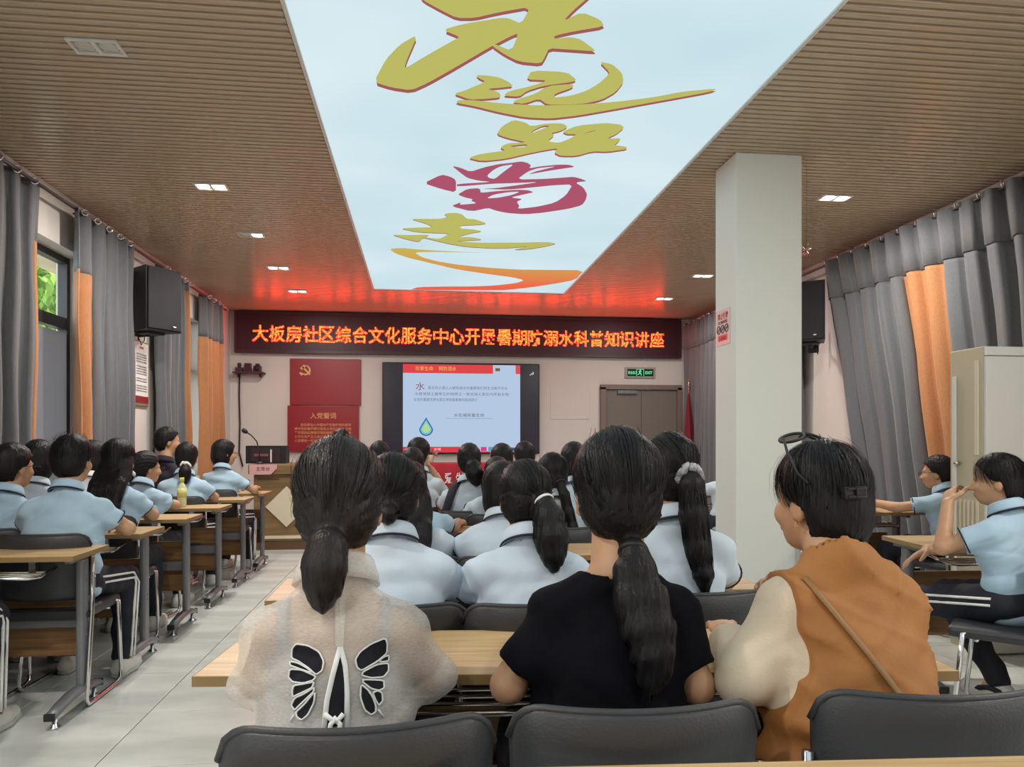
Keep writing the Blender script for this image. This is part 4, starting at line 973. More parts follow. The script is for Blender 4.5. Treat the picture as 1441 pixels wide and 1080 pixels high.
HAIR = {}
def ycut_short(z): return np.interp(z, [-.2, -.055, -.02, .015, .05, .075, .098], [-.035, -.03, -.026, .030, .050, .078, .25])
def ycut_girl(z): return np.interp(z, [-.2, -.06, -.02, .02, .05, .07, .095], [-.03, -.022, -.012, .042, .060, .080, .25])
def ycut_long(z): return np.interp(z, [-.4, -.12, -.05, .01, .05, .07, .095], [.02, .035, .045, .060, .070, .085, .25])
def make_hair(kind, h, sc, Rm, hc, tail=(), tie=None, seed=0, bangs=False, strands=0, vol=1.0, hairlen=0.0):
    """returns (vertices, quads) in the person's frame; head frame modelling"""
    rg = random.Random(seed); ph = rg.random() * 6
    inv = Rm.T; loc = lambda p: inv @ (np.asarray(p, float) - hc) / sc
    tails = [([loc(p) for p, r in tt], [r / sc for p, r in tt]) for tt in tail]; tl = tails[0][0] if tails else []
    lo = np.array([-.15, -.16, -.16]); hi = np.array([.15, .15, .165])
    for tl_, tr in tails:
        for p, r in zip(tl_, tr): lo = np.minimum(lo, p - r - .03); hi = np.maximum(hi, p + r + .03)
    V = Vol(lo, hi, h / sc)
    o = .012 * vol
    V.ell((0, -.014, .036), (.077 + o, .097 + o, .089 + o * 1.05), None, .01)
    V.ell((0, -.040, -.025), (.070 + o * .8, .066 + o, .075), None, .03)
    yc = {'short': ycut_short, 'boyish': ycut_short, 'long': ycut_long, 'bob': ycut_long}.get(kind, ycut_girl)
    if kind == 'bob': V.ell((0, -.03, -.055), (.088, .082, .085), None, .03)
    if kind == 'boyish': V.ell((0, -.045, -.050), (.066, .060, .076), None, .03)
    V.inter(lambda X, Y, Z: (Y - yc(Z)) * .75 + 0 * X)
    zb = {'short': -.088, 'boyish': -.125, 'long': -.5, 'bob': -.125}.get(kind, -.088) + hairlen
    V.inter(lambda X, Y, Z: (zb - .25 * (np.minimum(Y, 0) + .09) - Z) + 0 * X + 0 * Y if kind in ('short', 'boyish') else (zb - Z) + 0 * X + 0 * Y)
    if bangs:
        V.ell((0, .062, .062), (.060, .032, .036), None, .015)
    T0 = np.array(loc(tie)) if tie is not None else np.array((0, -.05, .13))
    N = 30 if kind in ('short', 'boyish') else 26
    A = .0030 if kind != 'short' else .0036
    def groove(X, Y, Z):
        if tie is not None: a = np.arctan2(X - T0[0], (Z - T0[2]) + .02 * 0); rr = np.sqrt((X - T0[0]) ** 2 + (Z - T0[2]) ** 2)
        else: a = np.arctan2(X, Y + .045); rr = np.sqrt(X ** 2 + (Y + .045) ** 2) + np.maximum(0, -Z) * .3
        a = a + 0 * Y + 0 * Z
        return A * np.clip(rr / .06, 0, 1) * (np.sin(a * N + ph + 5 * np.sin(rr * 25 + ph)) * .6 + .5 * np.sin(a * N * 2.3 + 2 * ph + 18 * rr))
    V.disp(groove)
    if tl:
        U = Vol(lo, hi, h / sc)
        for tl_, tr in tails: U.chain(tl_, tr, .02)
        U.disp(lambda X, Y, Z: .0022 * np.sin(X * 330 + 5 * np.sin(Z * 14 + ph)) * np.clip(-(Z - tl[0][2]) / .05, .2, 1) + 0 * Y)
        hh = np.clip(.5 + .5 * (V.v - U.v) / .012, 0, 1); V.v = V.v + (U.v - V.v) * hh - .012 * hh * (1 - hh)
    P, Q = V.mesh(); P = (P.astype(float) * sc) @ Rm.T + hc
    parts = [(P, Q)]
    if strands:
        SV = []; SQ = []; base = 0
        nrng = np.random.default_rng(seed)
        Rx = np.array((.077 + o, .097 + o, .089 + o * 1.05)); C0 = np.array((0, -.014, .036))
        for _ in range(strands):
            d = nrng.normal(size=3); d /= np.linalg.norm(d)
            p0 = C0 + d * Rx
            if p0[1] > yc(p0[2]) - .004 or p0[2] < zb + .02: continue
            if tie is not None: dt = T0 - C0; 
            else: dt = np.array((d[0] * 1.1, d[1] * .9 - .15, -.85))
            dt = dt / np.linalg.norm(dt); w0 = nrng.uniform(.0006, .0012); pts = []
            lift = nrng.uniform(.000, .0035) + (nrng.random() < .06) * nrng.uniform(.002, .010) + (.016 * nrng.random() if kind == 'short' and d[2] > .55 else 0)
            L = nrng.uniform(.5, 1.0) if tie is not None else nrng.uniform(.3, .75)
            for t in np.linspace(0, L, 8):
                dd = d * (1 - t) + dt * t; dd = dd / np.linalg.norm(dd); q = C0 + dd * (Rx + lift * (1 + .8 * math.sin(6 * t + d[0] * 9)))
                if tie is None and q[2] < -.02: q[1] = min(q[1], q[1])
                pts.append(q)
            pts = np.array(pts)
            tg = np.gradient(pts, axis=0); nn = pts - C0; sdv = np.cross(tg, nn); sdv /= (np.linalg.norm(sdv, axis=1)[:, None] + 1e-9)
            wd = w0 * np.array([.4, .8, 1, 1, 1, 1, .8, .3])[:, None]
            A_ = np.concatenate([pts - sdv * wd, pts + sdv * wd]); SV.append(A_)
            for i in range(7): SQ.append((base + i, base + i + 1, base + 9 + i, base + 8 + i))
            base += 16
        for tl_, tr in tails:
            tlp = np.array(tl_); ns = len(tlp)
            for _ in range(int(strands * .8 / len(tails))):
                a = nrng.uniform(0, 2 * PI); f = nrng.uniform(.7, 1.06); e0 = nrng.uniform(0, .25); e1 = nrng.uniform(.75, 1.05); pts = []; ph2 = nrng.uniform(0, 6)
                for t in np.linspace(e0, e1, 10):
                    s_ = t * (ns - 1); i = min(int(s_), ns - 2); fr_ = s_ - i; c = tlp[i] * (1 - fr_) + tlp[i + 1] * fr_; r_ = tr[i] * (1 - fr_) + tr[i + 1] * fr_ if t <= 1 else tr[-1]
                    pts.append(c + np.array((math.cos(a + .5 * math.sin(5 * t + ph2)), math.sin(a + .5 * math.sin(5 * t + ph2)), 0)) * r_ * f + np.array((.004 * math.sin(9 * t + ph2), 0, 0)))
                pts = np.array(pts); tg = np.gradient(pts, axis=0); nn = np.array((math.cos(a), math.sin(a), 0)); sdv = np.cross(tg, nn); sdv /= (np.linalg.norm(sdv, axis=1)[:, None] + 1e-9)
                wd = nrng.uniform(.0006, .0013) * np.array([.4, .8, 1, 1, 1, 1, 1, .9, .6, .2])[:, None]
                SV.append(np.concatenate([pts - sdv * wd, pts + sdv * wd]))
                for i in range(9): SQ.append((base + i, base + i + 1, base + 11 + i, base + 10 + i))
                base += 20
        if SV:
            SVa = (np.concatenate(SV) * sc) @ Rm.T + hc; parts.append((SVa, np.array(SQ)))
    return parts

eye_me = MB().lathe((0, 0, 0), [(.0005, -.0118), (.006, -.0102), (.0102, -.006), (.0118, 0), (.0102, .006), (.006, .0102), (.0045, .0108)], 14, 0, axis=(0, 1, 0)).lathe((0, 0, 0), [(.0058, .0103), (.0035, .0114), (.0005, .0120)], 12, 1, axis=(0, 1, 0)).mesh('eye', [M['eye'], M['iris']])

def person(label, head, Y, yaw=0.0, hyaw=0.0, hpitch=4.0, hroll=0.0, lean=8.0, hair='pony', tail=None, tie=None, scrunchie=None, shirt='polo', h=.0125,
           arms='desk', sw=.178, fat=1.0, glasses=False, bangs=False, stripes=False, strands=0, hsc=1.0, seed=None, group='seated audience', skin='skin', sleeve=.58,
           armL=None, armR=None, hands=False, seat=.45, tailscale=1.0, collar=True, hairmat='hair', shirt_extra=None, vol=1.0, wr=.0075, legs=None, make_shirt=True, neckr=.052, tilt=0.0, stripe=True, neck=0.0, hairlen=0.0, shz=.898):
    """head: where the top of the head shows; Y: depth of the head along the room. Local frame: seat on z=.45, faces +Y"""
    seed = seed if seed is not None else int(head[0] * 7 + head[1]); rg = random.Random(seed)
    hp = aty(head[0], head[1], Y); hp.z -= .136 * hsc; yw = dr_(yaw)
    u = (hp.z - .55) / .60; su = max(.82, min(1.2, u))
    la = dr_(lean); su = max(.82, min(1.25, (hp.z - .55) / ((.60 - neck) * math.cos(la) - .012 * math.sin(la)))); cl, sl_ = math.cos(la), math.sin(la)
    def B(p, s=None):   # upper body point: scale about the pelvis and lean forward
        x, y, z = p; z = (z - .55) * su; x = x * (.5 + .5 * su) + math.tan(dr_(tilt)) * z; return np.array((x, y * cl + z * sl_, .55 + z * cl - y * sl_))
    hs = hsc * (.55 + .45 * su)
    nb = B((0, -.008, .985)); hc = B((0, .012 + neck * .3, 1.15 - neck)) + np.array((0, .018 - .35 * sl_ * .05, 0))
    Rm = rotm(dr_(hyaw), dr_(hpitch), dr_(hroll))
    sh = [B((-(sw - .046), -.008, shz)), B((sw - .046, -.008, shz))]
    dz = .0
    if arms == 'desk': e = [np.array((-sw - .022, .11 + sl_ * .25, .785)), np.array((sw + .022, .11 + sl_ * .25, .785))]; w = [np.array((-.10, .33 + sl_ * .2, .785)), np.array((.10, .33 + sl_ * .2, .785))]
    else: e = [np.array((-sw - .01, .02 + sl_ * .2, .70)), np.array((sw + .01, .02 + sl_ * .2, .70))]; w = [np.array((-.12, .20, .60)), np.array((.12, .20, .60))]
    if armL: e[0], w[0] = np.array(armL[0], float), np.array(armL[1], float)
    if armR: e[1], w[1] = np.array(armR[0], float), np.array(armR[1], float)
    pel, wa, ch, uc = np.array((0, -.01, .545)), B((0, -.012, .68)), B((0, .0, .80)), B((0, -.012, .872))
    hip = [np.array((s * .088, .0, .535)) for s in (-1, 1)]
    if legs: kn, an = [np.array(p, float) for p in legs[0]], [np.array(p, float) for p in legs[1]]
    else: kn, an = [np.array((s * .11, .41, .505)) for s in (-1, 1)], [np.array((s * .12, .40, .09)) for s in (-1, 1)]
    loP = np.minimum.reduce([*e, *w, *kn, *an, hc]) - .17; hiP = np.maximum.reduce([*e, *w, *kn, *an, hc]) + .17; loP[2] = -.01; loP[1] = min(loP[1], -.20)
    # --- body
    hb = h
    V = Vol(loP, hiP, hb)
    T = head_prims(V, hc, Rm, nb, hs)
    V.ecap(pel, wa, (.128 * fat, .092 * fat), (.112 * fat, .080 * fat)).ecap(wa, ch, (.112 * fat, .080 * fat), (.122 * fat, .086 * fat)).ecap(ch, uc, (.122 * fat, .086 * fat), (.100, .062))
    for i in (0, 1):
        V.cone(nb + (0, 0, -.012), sh[i], .040, .038, .025); V.cone(sh[i], e[i], .038, .034, .015); V.cone(e[i], w[i], .037, .026, .012)
        V.cone(hip[i], kn[i], .078, .056, .03); V.cone(kn[i], an[i], .054, .036, .015)
        V.cone(an[i], an[i] + np.array((0, .11, -.05)), .034, .026, .012)
        d = w[i] - e[i]
        hd = hands[i] if isinstance(hands, (list, tuple)) else None
        if hd: hand(V, w[i], hd[0], hd[1], hd[2] if len(hd) > 2 else 1.0, hd[3] if len(hd) > 3 else .5, hd[4] if len(hd) > 4 else (1 if i == 0 else -1))
        else: hand(V, w[i], d + np.array((0, .02, -.02)), (0, .2, 1), 1.0 if h < .011 else 1.15, .45, 1 if i == 0 else -1)
    # place the person so that the head sits where it should
    c, s_ = math.cos(yw), math.sin(yw); ox_, oy_ = hc[0] * c - hc[1] * s_, hc[0] * s_ + hc[1] * c
    dzz = hp.z - hc[2]
    root = thing('person', label, 'person', (hp.x - ox_, hp.y - oy_, 0), yw, group)
    P, Q = V.mesh(); place('body', arr_mesh('body', P, Q, [M[skin]]), root)
    bvh = {}
    for sx in (-1, 1):
        eo = place('eye', eye_me, root, tuple(T((sx * .030, .0725, .002)))); eo.rotation_euler = Matrix(Rm.tolist()).to_euler(); eo.scale = (hs,) * 3
    # --- shirt
    if make_shirt:
        lo2 = np.minimum.reduce([*e, pel - .1, nb]) - .15; hi2 = np.maximum.reduce([*e, pel, nb]) + .15; lo2[2] = .40; lo2[1] = min(lo2[1], -.24); hi2[2] = max(hi2[2], nb[2] + .1)
        V = Vol(lo2, hi2, h); f = fat
        V.ecap(pel + (0, -.008, -.03), wa, (.160 * f, .106 * f), (.148 * f, .105 * f), .006).ecap(wa, ch, (.148 * f, .105 * f), (.156 * f, .107 * f), .006).ecap(ch, uc, (.156 * f, .107 * f), (.134 * f, .082), .012)
        cuffs = []
        for i in (0, 1):
            V.cone(nb + (0, -.010, -.004), sh[i], .050, .050, .03)
            end = sh[i] + (e[i] - sh[i]) * sleeve if sleeve <= 1 else None
            if end is not None:
                V.cone(sh[i], end, .053, .058, .03, cut=True); cuffs.append((end, (e[i] - sh[i]) / np.linalg.norm(e[i] - sh[i])))
            else:
                we = e[i] + (w[i] - e[i]) * (sleeve - 1); V.cone(sh[i], e[i], .056, .056, .04).cone(e[i], we, .056, .048, .02, cut=True); cuffs.append((we, (w[i] - e[i]) / np.linalg.norm(w[i] - e[i])))
        if shirt_extra: shirt_extra(V, dict(nb=nb, sh=sh, e=e, w=w, pel=pel, wa=wa, ch=ch, uc=uc))
        p1, p2, p3 = rg.random() * 6, rg.random() * 6, rg.random() * 6
        zc = wa[2]
        V.disp(lambda X, Y_, Z: wr * (.45 * np.sin(52 * Z + 15 * X * np.sin(p1) + 12 * Y_ + 2.6 * np.sin(13 * X + p2) + p1) * (.35 + np.exp(-((Z - zc) / .12) ** 2)) + .6 * np.sin(26 * X * np.cos(p2) + 30 * Z * np.sin(p3 + .6) + 3 * np.sin(12 * Z + p3) + p3) + .55 * (1 - np.abs(np.sin(24 * Z + 15 * X * np.cos(p3) + 2.2 * np.sin(9 * X + 7 * Z + p1) + p2))) ** 3 * (.3 + np.exp(-((Z - zc - .06) / .10) ** 2)) + .6 * (1 - np.abs(np.sin(17 * X * (1 + .3 * np.sin(p1)) - 21 * Z + 2.5 * np.sin(8 * Z + p3) + p1))) ** 4 + .4 * np.sin(60 * (Z - .4 * np.abs(X)) + 4 * np.sin(20 * X + p1)) * np.clip((np.abs(X) - .08) * 10, 0, 1)))
        V.inter(lambda X, Y_, Z: (seat + .005 - Z) + 0 * X + 0 * Y_)
        up = (hc - nb) / np.linalg.norm(hc - nb)
        shirtV = V.v.copy(), V.lo, V.h
        V.cone(nb + up * .018, nb + up * .13, neckr, neckr + .02, .006, carve=True)
        P, Q = V.mesh(); so = place('shirt', arr_mesh('shirt', P, Q, [M[shirt]]), root)
        root['_'] = 0; del root['_']
        if collar:
            prof = [(.059, -.005), (.060, .022), (.062, .036), (.067, .040), (.072, .032), (.080, .008), (.084, -.014), (.080, -.014), (.072, .012), (.064, .02)]
            n = 36; vs = []; fs = []; k = len(prof); cc = nb + up * .010 + np.array((0, -.004, 0)); Ru = np.array(Vector((0, 0, 1)).rotation_difference(Vector(up)).to_matrix())
            for j in range(n + 1):
                a = math.radians(90 + 12 + (336) * j / n)
                for (r_, z_) in prof: vs.append(cc + Ru @ np.array((math.cos(a) * r_ * 1.02, math.sin(a) * r_ * .98, z_ + .009 - .010 * (1 - math.cos(a - PI / 2 * 3)) * .5)))
            for j in range(n):
                for q in range(k): fs.append((j * k + q, j * k + (q + 1) % k, (j + 1) * k + (q + 1) % k, (j + 1) * k + q))
            mi = [0] * len(fs)
            co = MB().add(vs, fs, 0, True).build('collar', M[shirt if shirt != 'white_cloth' else 'white_cloth'], root)
            ring = [cc + Ru @ np.array((math.cos(a) * .0850, math.sin(a) * .0818, -.001 - .010 * (1 - math.cos(a - PI / 2 * 3)) * .5)) for a in [math.radians(102 + 336 * j / n) for j in range(n + 1)]]
            if stripe: MB().tube(ring, .0034, 6, flat=1.6).build('collar_stripe', M['navy'], co)
            for (ce_, ax) in (cuffs if stripe else ()):
                V3 = Vector(ax); o1 = V3.orthogonal().normalized(); o2 = V3.cross(o1)
                MB().tube([Vector(ce_) - V3 * .006 + (o1 * math.cos(a) + o2 * math.sin(a)) * .0590 for a in [2 * PI * j / 24 for j in range(24)]], .0032, 6, closed=True).build('cuff_stripe', M['navy'], so)
    # --- trousers and shoes
    loq = np.minimum.reduce([*kn, *an, pel]) - .14; hiq = np.maximum.reduce([*kn, *an, pel]) + .14; loq[2] = .02; loq[1] = min(loq[1], -.2)
    V = Vol(loq, hiq, max(h, .011)); V.ell(pel + (0, -.01, 0), (.165 * fat, .125 * fat, .095), None, .03)
    for i in (0, 1): V.cone(hip[i], kn[i], .088, .070, .03).cone(kn[i], an[i] + (0, 0, .02), .068, .052, .02)
    V.disp(lambda X, Y_, Z: .0035 * np.sin(40 * Z + 18 * Y_ + 3 * np.sin(14 * X)) + .002 * np.sin(70 * Y_ + 20 * Z))
    V.inter(lambda X, Y_, Z: np.maximum(Z - .66, .085 - Z) + 0 * X + 0 * Y_)
    P, Q = V.mesh(); po_ = place('trousers', arr_mesh('trousers', P, Q, [M['pants']]), root)
    if stripes:
        for i in (0, 1):
            s = -1 if i == 0 else 1; kd = (kn[i] - hip[i]); sd = np.cross(kd / np.linalg.norm(kd), (0, 0, 1)); sd = sd / np.linalg.norm(sd)
            ad = an[i] - kn[i]; sd2 = sd
            for off in (-.014, .014):
                tp = np.array((0, 0, 1)); fw = np.array((kd[0], kd[1], 0)) / (np.linalg.norm(kd[:2]) + 1e-9)
                so_ = sd * (s if sd[0] > 0 else -s)
                pts = []
                for t in (0, .25, .5, .75, .92): c0 = hip[i] + kd * t; r_ = .088 + (.070 - .088) * t + .002; pts.append(c0 + so_ * math.sqrt(max(1e-6, r_ * r_ - (off + .02) ** 2)) + tp * (off + .02))
                for t in (.06, .2, .4, .6, .8, .97): c0 = kn[i] + ad * t; r_ = .068 + (.052 - .068) * t + .003; pts.append(c0 + so_ * math.sqrt(max(1e-6, r_ * r_ - (off + .0) ** 2)) + fw * (off))
                MB().tube(pts, .0075, 6, flat=.8).build('side_stripe', M['white_cloth'], po_)
    for i in (0, 1):
        a = an[i]; out = kn[i] - an[i]; fw = np.array((math.sin(0) * 0, 1.0, 0))
        if legs and len(legs) > 2: fw = np.array((math.cos(legs[2][i]), math.sin(legs[2][i]), 0))
        z0 = max(0, a[2] - .09); V = Vol(np.minimum(a - .15, a + fw * .22 - .08), np.maximum(a + .15, a + fw * .22 + .1), .009); hl = np.array((a[0], a[1], 0)) - fw * .045
        V.cone(hl + (0, 0, z0 + .045), hl + fw * .13 + (0, 0, z0 + .042), .038, .043, .02).cone(hl + fw * .13 + (0, 0, z0 + .042), hl + fw * .22 + (0, 0, z0 + .036), .043, .034, .02).cone(hl + (0, 0, z0 + .05), hl + fw * .045 + (0, 0, z0 + .095), .038, .040, .02)
        V.inter(lambda X, Y_, Z: np.maximum(z0 + .012 - Z, Z - z0 - .10) + 0 * X + 0 * Y_)
        P, Q = V.mesh(); sho = place('shoe', arr_mesh('shoe', P, Q, [M['shoe']]), root)
        V = Vol(np.minimum(a - .15, a + fw * .22 - .08), np.maximum(a + .15, a + fw * .22 + .1), .009)
        V.cone(hl + (0, 0, z0 + .03), hl + fw * .13 + (0, 0, z0 + .03), .043, .049, .02).cone(hl + fw * .13 + (0, 0, z0 + .03), hl + fw * .225 + (0, 0, z0 + .03), .049, .038, .02)
        V.inter(lambda X, Y_, Z: np.maximum(z0 + .002 - Z, Z - z0 - .026) + 0 * X + 0 * Y_)
        P, Q = V.mesh(); place('sole', arr_mesh('sole', P, Q, [M['sole']]), sho)
    # --- hair
    back = np.array((0, -1.0, 0)); dn = np.array((0, 0, -1.0)); ts = tailscale
    tieW = None; tl = []
    hT = lambda p: hc + Rm @ (np.asarray(p, float) * hs)
    if hair in ('pony', 'pony_high', 'pony_low', 'bun', 'bun_low'):
        tieW = hT({'pony': (0, -.108, .0), 'pony_high': (0, -.105, .05), 'pony_low': (0, -.098, -.055), 'bun': (0, -.105, .06), 'bun_low': (0, -.108, -.035)}[hair])
        if tie is not None: tieW = hT(tie)
        if tail is not None: tl = [[(tieW + np.asarray(o_, float) * ts, r_ * ts) for o_, r_ in tt] for tt in (tail if isinstance(tail[0], list) else [tail])]
        elif hair.startswith('pony'):
            L = .26 * ts; tl = [[(tieW + (0, .005, 0), .020), (tieW + (0, -.030, -.005), .024), (tieW + (.0, -.052, -.05), .036), (tieW + (.005, -.052, -.12), .040), (tieW + (.005, -.040, -.19), .032), (tieW + (0, -.034, -L), .010)]]
        else: tl = [[(tieW + (-.012, -.012, 0), .036), (tieW + (.012, -.016, .004), .036), (tieW + (0, -.026, -.010), .034)]]
    if hair == 'long': tl = [[(hT((x, -.05, -.03)), .045), (hT((x * 1.1, -.075, -.10)), .042), (hT((x * 1.15, -.09, -.18)), .036), (hT((x * 1.1, -.10, -.27)), .030), (hT((x, -.10, -.34)), .014)] for x in (-.055, -.018, .018, .055)] + [[(hT((x, -.018, .0)), .030), (hT((x * 1.05, -.045, -.07)), .030), (hT((x * 1.05, -.075, -.14)), .030), (hT((x, -.09, -.22)), .024), (hT((x * .9, -.10, -.30)), .012)] for x in (-.066, .066)]
    zz_ = [pel[2], wa[2], ch[2], uc[2], nb[2] + .01, nb[2] + .05]; yy_ = [pel[1] - .112 * fat, wa[1] - .102 * fat, ch[1] - .106 * fat, uc[1] - .092, nb[1] - .066, nb[1] - .05]
    tl = [[(np.array((p[0], min(p[1], float(np.interp(p[2], zz_, yy_)) - r_ * .55), p[2])) if p[2] < nb[2] + .04 else p, r_) for p, r_ in tt] for tt in tl]
    prt = make_hair(hair, max(h * .72, .0065), hs, Rm, hc, tl, tieW if hair not in ('short', 'boyish', 'long', 'bob') else None, seed, bangs, strands, vol, hairlen)
    Pv = np.concatenate([p for p, q in prt]); Qv = []; b = 0
    for p, q in prt: Qv.append(q + b); b += len(p)
    ho = place('hair', arr_mesh('hair', Pv, np.concatenate(Qv), [M[hairmat]]), root)
    if scrunchie and tieW is not None:
        t0_ = tl[0]; ax = Vector(t0_[2][0] - t0_[0][0]).normalized() if len(t0_) > 2 else Vector((0, -1, 0)); o1 = ax.orthogonal().normalized(); o2 = ax.cross(o1); cw_ = Vector(t0_[1][0]) if len(t0_) > 1 else Vector(tieW)
        plain = scrunchie in ('tie', 'band'); rr = .026 if plain else .030; tr_ = .006 if plain else .013
        pts = [cw_ + (o1 * math.cos(a) + o2 * math.sin(a)) * rr * (1 + (.12 * math.sin(9 * a) if not plain else 0)) + ax * (.005 * math.sin(7 * a) if not plain else 0) for a in [2 * PI * j / 40 for j in range(40)]]
        MB().tube(pts, [tr_ * (1 + (.3 * math.sin(j * 1.9) if not plain else 0)) for j in range(40)], 8, closed=True).build('hair_tie', M[{'tie': 'tie', 'band': 'white_cloth', 'white': 'white_cloth', 'silver': 'scrunchie'}[scrunchie]], ho)
    if glasses:
        g = MB()
        for sx in (-1, 1):
            g.tube([hT((sx * .034 + .024 * math.cos(a), .117, .0 + .019 * math.sin(a))) for a in [2 * PI * j / 20 for j in range(20)]]  , .0013, 6, closed=True)
            g.tube([hT((sx * .058, .115, .006)), hT((sx * .078, .09, .007)), hT((sx * .084, .0, .005)), hT((sx * .082, -.02, -.012))]  , .0013, 6)
        g.tube([hT((-.011, .118, .003)), hT((0, .121, .006)), hT((.011, .118, .003))]  , .0013, 6); g.build('glasses', M['black'], root)
    return root, dict(hc=hc, Rm=Rm, nb=nb, sh=sh, e=e, w=w, hT=hT, hs=hs, kn=kn, an=an, ch=ch, wa=wa, pel=pel, uc=uc, tie=tieW, shirtV=shirtV)

def seat_for(root, label, back=.0, rz=0.0, dx=0.0):
    """a chair under a seated person"""
    a = root.rotation_euler.z + rz; return chair(root.location.x + dx * math.cos(a) + back * math.sin(a), root.location.y + dx * math.sin(a) - back * math.cos(a), a, label)

# ------------------------------------------------------------------ the three women in front
def conform(root, so, me_name, px_polys, m, parent, off=.003, tube_r=0, tube_m=None, Yp=1.30, name2='outline'):
    """patches that lie on a garment: outlines taken where they sit on its back, pushed onto the cloth"""
    bm = bmesh.new(); bm.from_mesh(so.data); bv = BVHTree.FromBMesh(bm); bm.free()
    inv = Matrix.Translation(root.location) @ Matrix.Rotation(root.rotation_euler.z, 4, 'Z'); inv = inv.inverted()
    o_l = inv @ CV
    def hit(px, py, o=off):
        d = (inv.to_3x3() @ ray(px, py)).normalized(); h_ = bv.ray_cast(o_l, d)
        if h_[0] is None: return inv @ aty(px, py, Yp), None
        return h_[0] - d * o, h_[1]
    out = []
    for poly in px_polys:
        P = [Vector(p) for p in poly]; Q = []
        for i in range(len(P)): a, b = P[i], P[(i + 1) % len(P)]; Q += [a.lerp(b, .15), a.lerp(b, .5), a.lerp(b, .85)]
        c = sum(Q, Vector((0, 0))) / len(Q); rings = []
        mb = MB(); vs = []; fs = []; n = len(Q)
        for k in range(1, 5):
            for q in Q: x = c.lerp(q, k / 4); vs.append(hit(x.x, x.y)[0])
        vs.append(hit(c.x, c.y)[0])
        for i in range(n): fs.append((4 * n, i, (i + 1) % n))
        for k in range(3):
            for i in range(n): fs.append((k * n + i, (k + 1) * n + i, (k + 1) * n + (i + 1) % n, k * n + (i + 1) % n))
        o = mb.add(vs, fs, 0, True).build(me_name, m, parent); out.append(o)
        if tube_r: MB().tube([hit(q.x, q.y, off + .001)[0] for q in Q], tube_r, 6, closed=True).build(name2, tube_m, o)
    return out, hit
kid = lambda r, n: [c for c in r.children if c.name.split('.')[0] == n][0]

def blouse_extra(V, k):
    # loose hem and full sleeves
    V.ecap(k['pel'] + (0, -.015, -.02), k['ch'] - (0, 0, .07), (.150, .125), (.140, .116), .03)
m1, k1 = person('woman in a sheer cream blouse with black butterfly cut-outs', (478, 614), 1.58, hpitch=6, lean=7, hair='pony_low', tie=(-.005, -.098, -.075),
    tail=[((0, .01, 0), .022), ((-.004, -.022, -.006), .034), ((-.008, -.034, -.04), .038), ((-.010, -.034, -.08), .032), ((-.012, -.028, -.115), .014)], scrunchie='tie', shirt='sheer', h=.0085, fat=1.0, sw=.166, shz=.884,
    sleeve=1.55, strands=2600, hsc=1.03, group='the three women', shirt_extra=blouse_extra, wr=.005, stripe=False, armL=((-.158, .08, .77), (-.11, .28, .79)), armR=((.180, .08, .77), (.11, .28, .79)), hairmat='hair_brown')
V = Vol((-.3, -.3, .5), (.3, .3, 1.1), .0085)
V.ecap(k1['pel'], k1['wa'], (.138, .100), (.128, .092), .006).ecap(k1['wa'], k1['ch'], (.128, .092), (.130, .095), .006).ecap(k1['ch'], k1['uc'], (.130, .095), (.106, .071), .006)
for i in (0, 1): V.cone(k1['nb'] + np.array((0, -.008, -.010)), k1['sh'][i], .046, .045, .03)
zt = k1['nb'][2]
V.inter(lambda X, Y_, Z: np.maximum(np.where(np.abs(X) < .085, (Z - (zt - .150 + 9.0 * X * X)), np.abs(X) - .108 - np.clip(zt - .12 - Z, 0, .012) * 2.0) * .7, .56 - Z) + 0 * Y_)
P_, Q_ = V.mesh(); place('camisole', arr_mesh('camisole', P_, Q_, [M['cami']]), m1)
so1 = kid(m1, 'shirt')
cs = lambda L: [[(300 + x / 2.25, 600 + y / 2.25) for x, y in p] for p in L]
LW_ = [[(262,690),(300,695),(335,715),(350,745),(345,775),(325,788),(300,765),(270,745),(248,735),(250,705)], [(243,745),(268,750),(298,766),(316,784),(290,775),(262,765),(243,758)],
       [(243,770),(280,772),(325,792),(318,805),(285,815),(250,810),(238,795)], [(255,822),(290,816),(320,810),(312,830),(280,845),(252,858),(250,838)],
       [(258,862),(290,847),(320,827),(318,842),(280,878),(258,900),(247,885)], [(262,907),(290,880),(322,840),(320,875),(300,915),(280,932),(265,922)]]
RW_ = [[(545,672),(552,690),(550,720),(520,745),(470,775),(455,765),(450,740),(465,715),(500,690)], [(557,726),(556,744),(530,748),(526,742),(543,730)],
       [(555,751),(556,775),(540,795),(500,798),(470,790),(475,778),(520,755)], [(540,805),(542,830),(525,838),(500,832),(475,812),(472,803)],
       [(535,845),(537,870),(525,885),(515,870),(505,845),(520,838)], [(468,818),(490,835),(505,858),(515,885),(515,905),(500,915),(480,900),(466,860)]]
M['cutout'] = mat('black_lining', srgb(18, 18, 26), .9)
_, hit1 = conform(m1, so1, 'butterfly_cutout', cs(LW_ + RW_), M['cutout'], so1, .003, .0017, M['white_cloth'])
conform(m1, so1, 'back_slit', cs([[(402,712),(412,735),(416,830),(414,945),(352,960),(362,880),(380,790)]]), M['cutout'], so1, .003)
for pts in ([(402, 700), (378, 790), (360, 870), (350, 965)], [(403, 700), (418, 760), (424, 850), (424, 965)]):
    MB().tube([hit1(300 + x / 2.25, 600 + y / 2.25, .004)[0] for x, y in pts], .0048, 8, flat=.5).build('slit_hem', M['white_cloth'], so1)
conform(m1, so1, 'placket', cs([[(386, 480), (420, 480), (418, 600), (412, 710), (388, 710), (386, 600)]]), M['sheer'], so1, .0035)
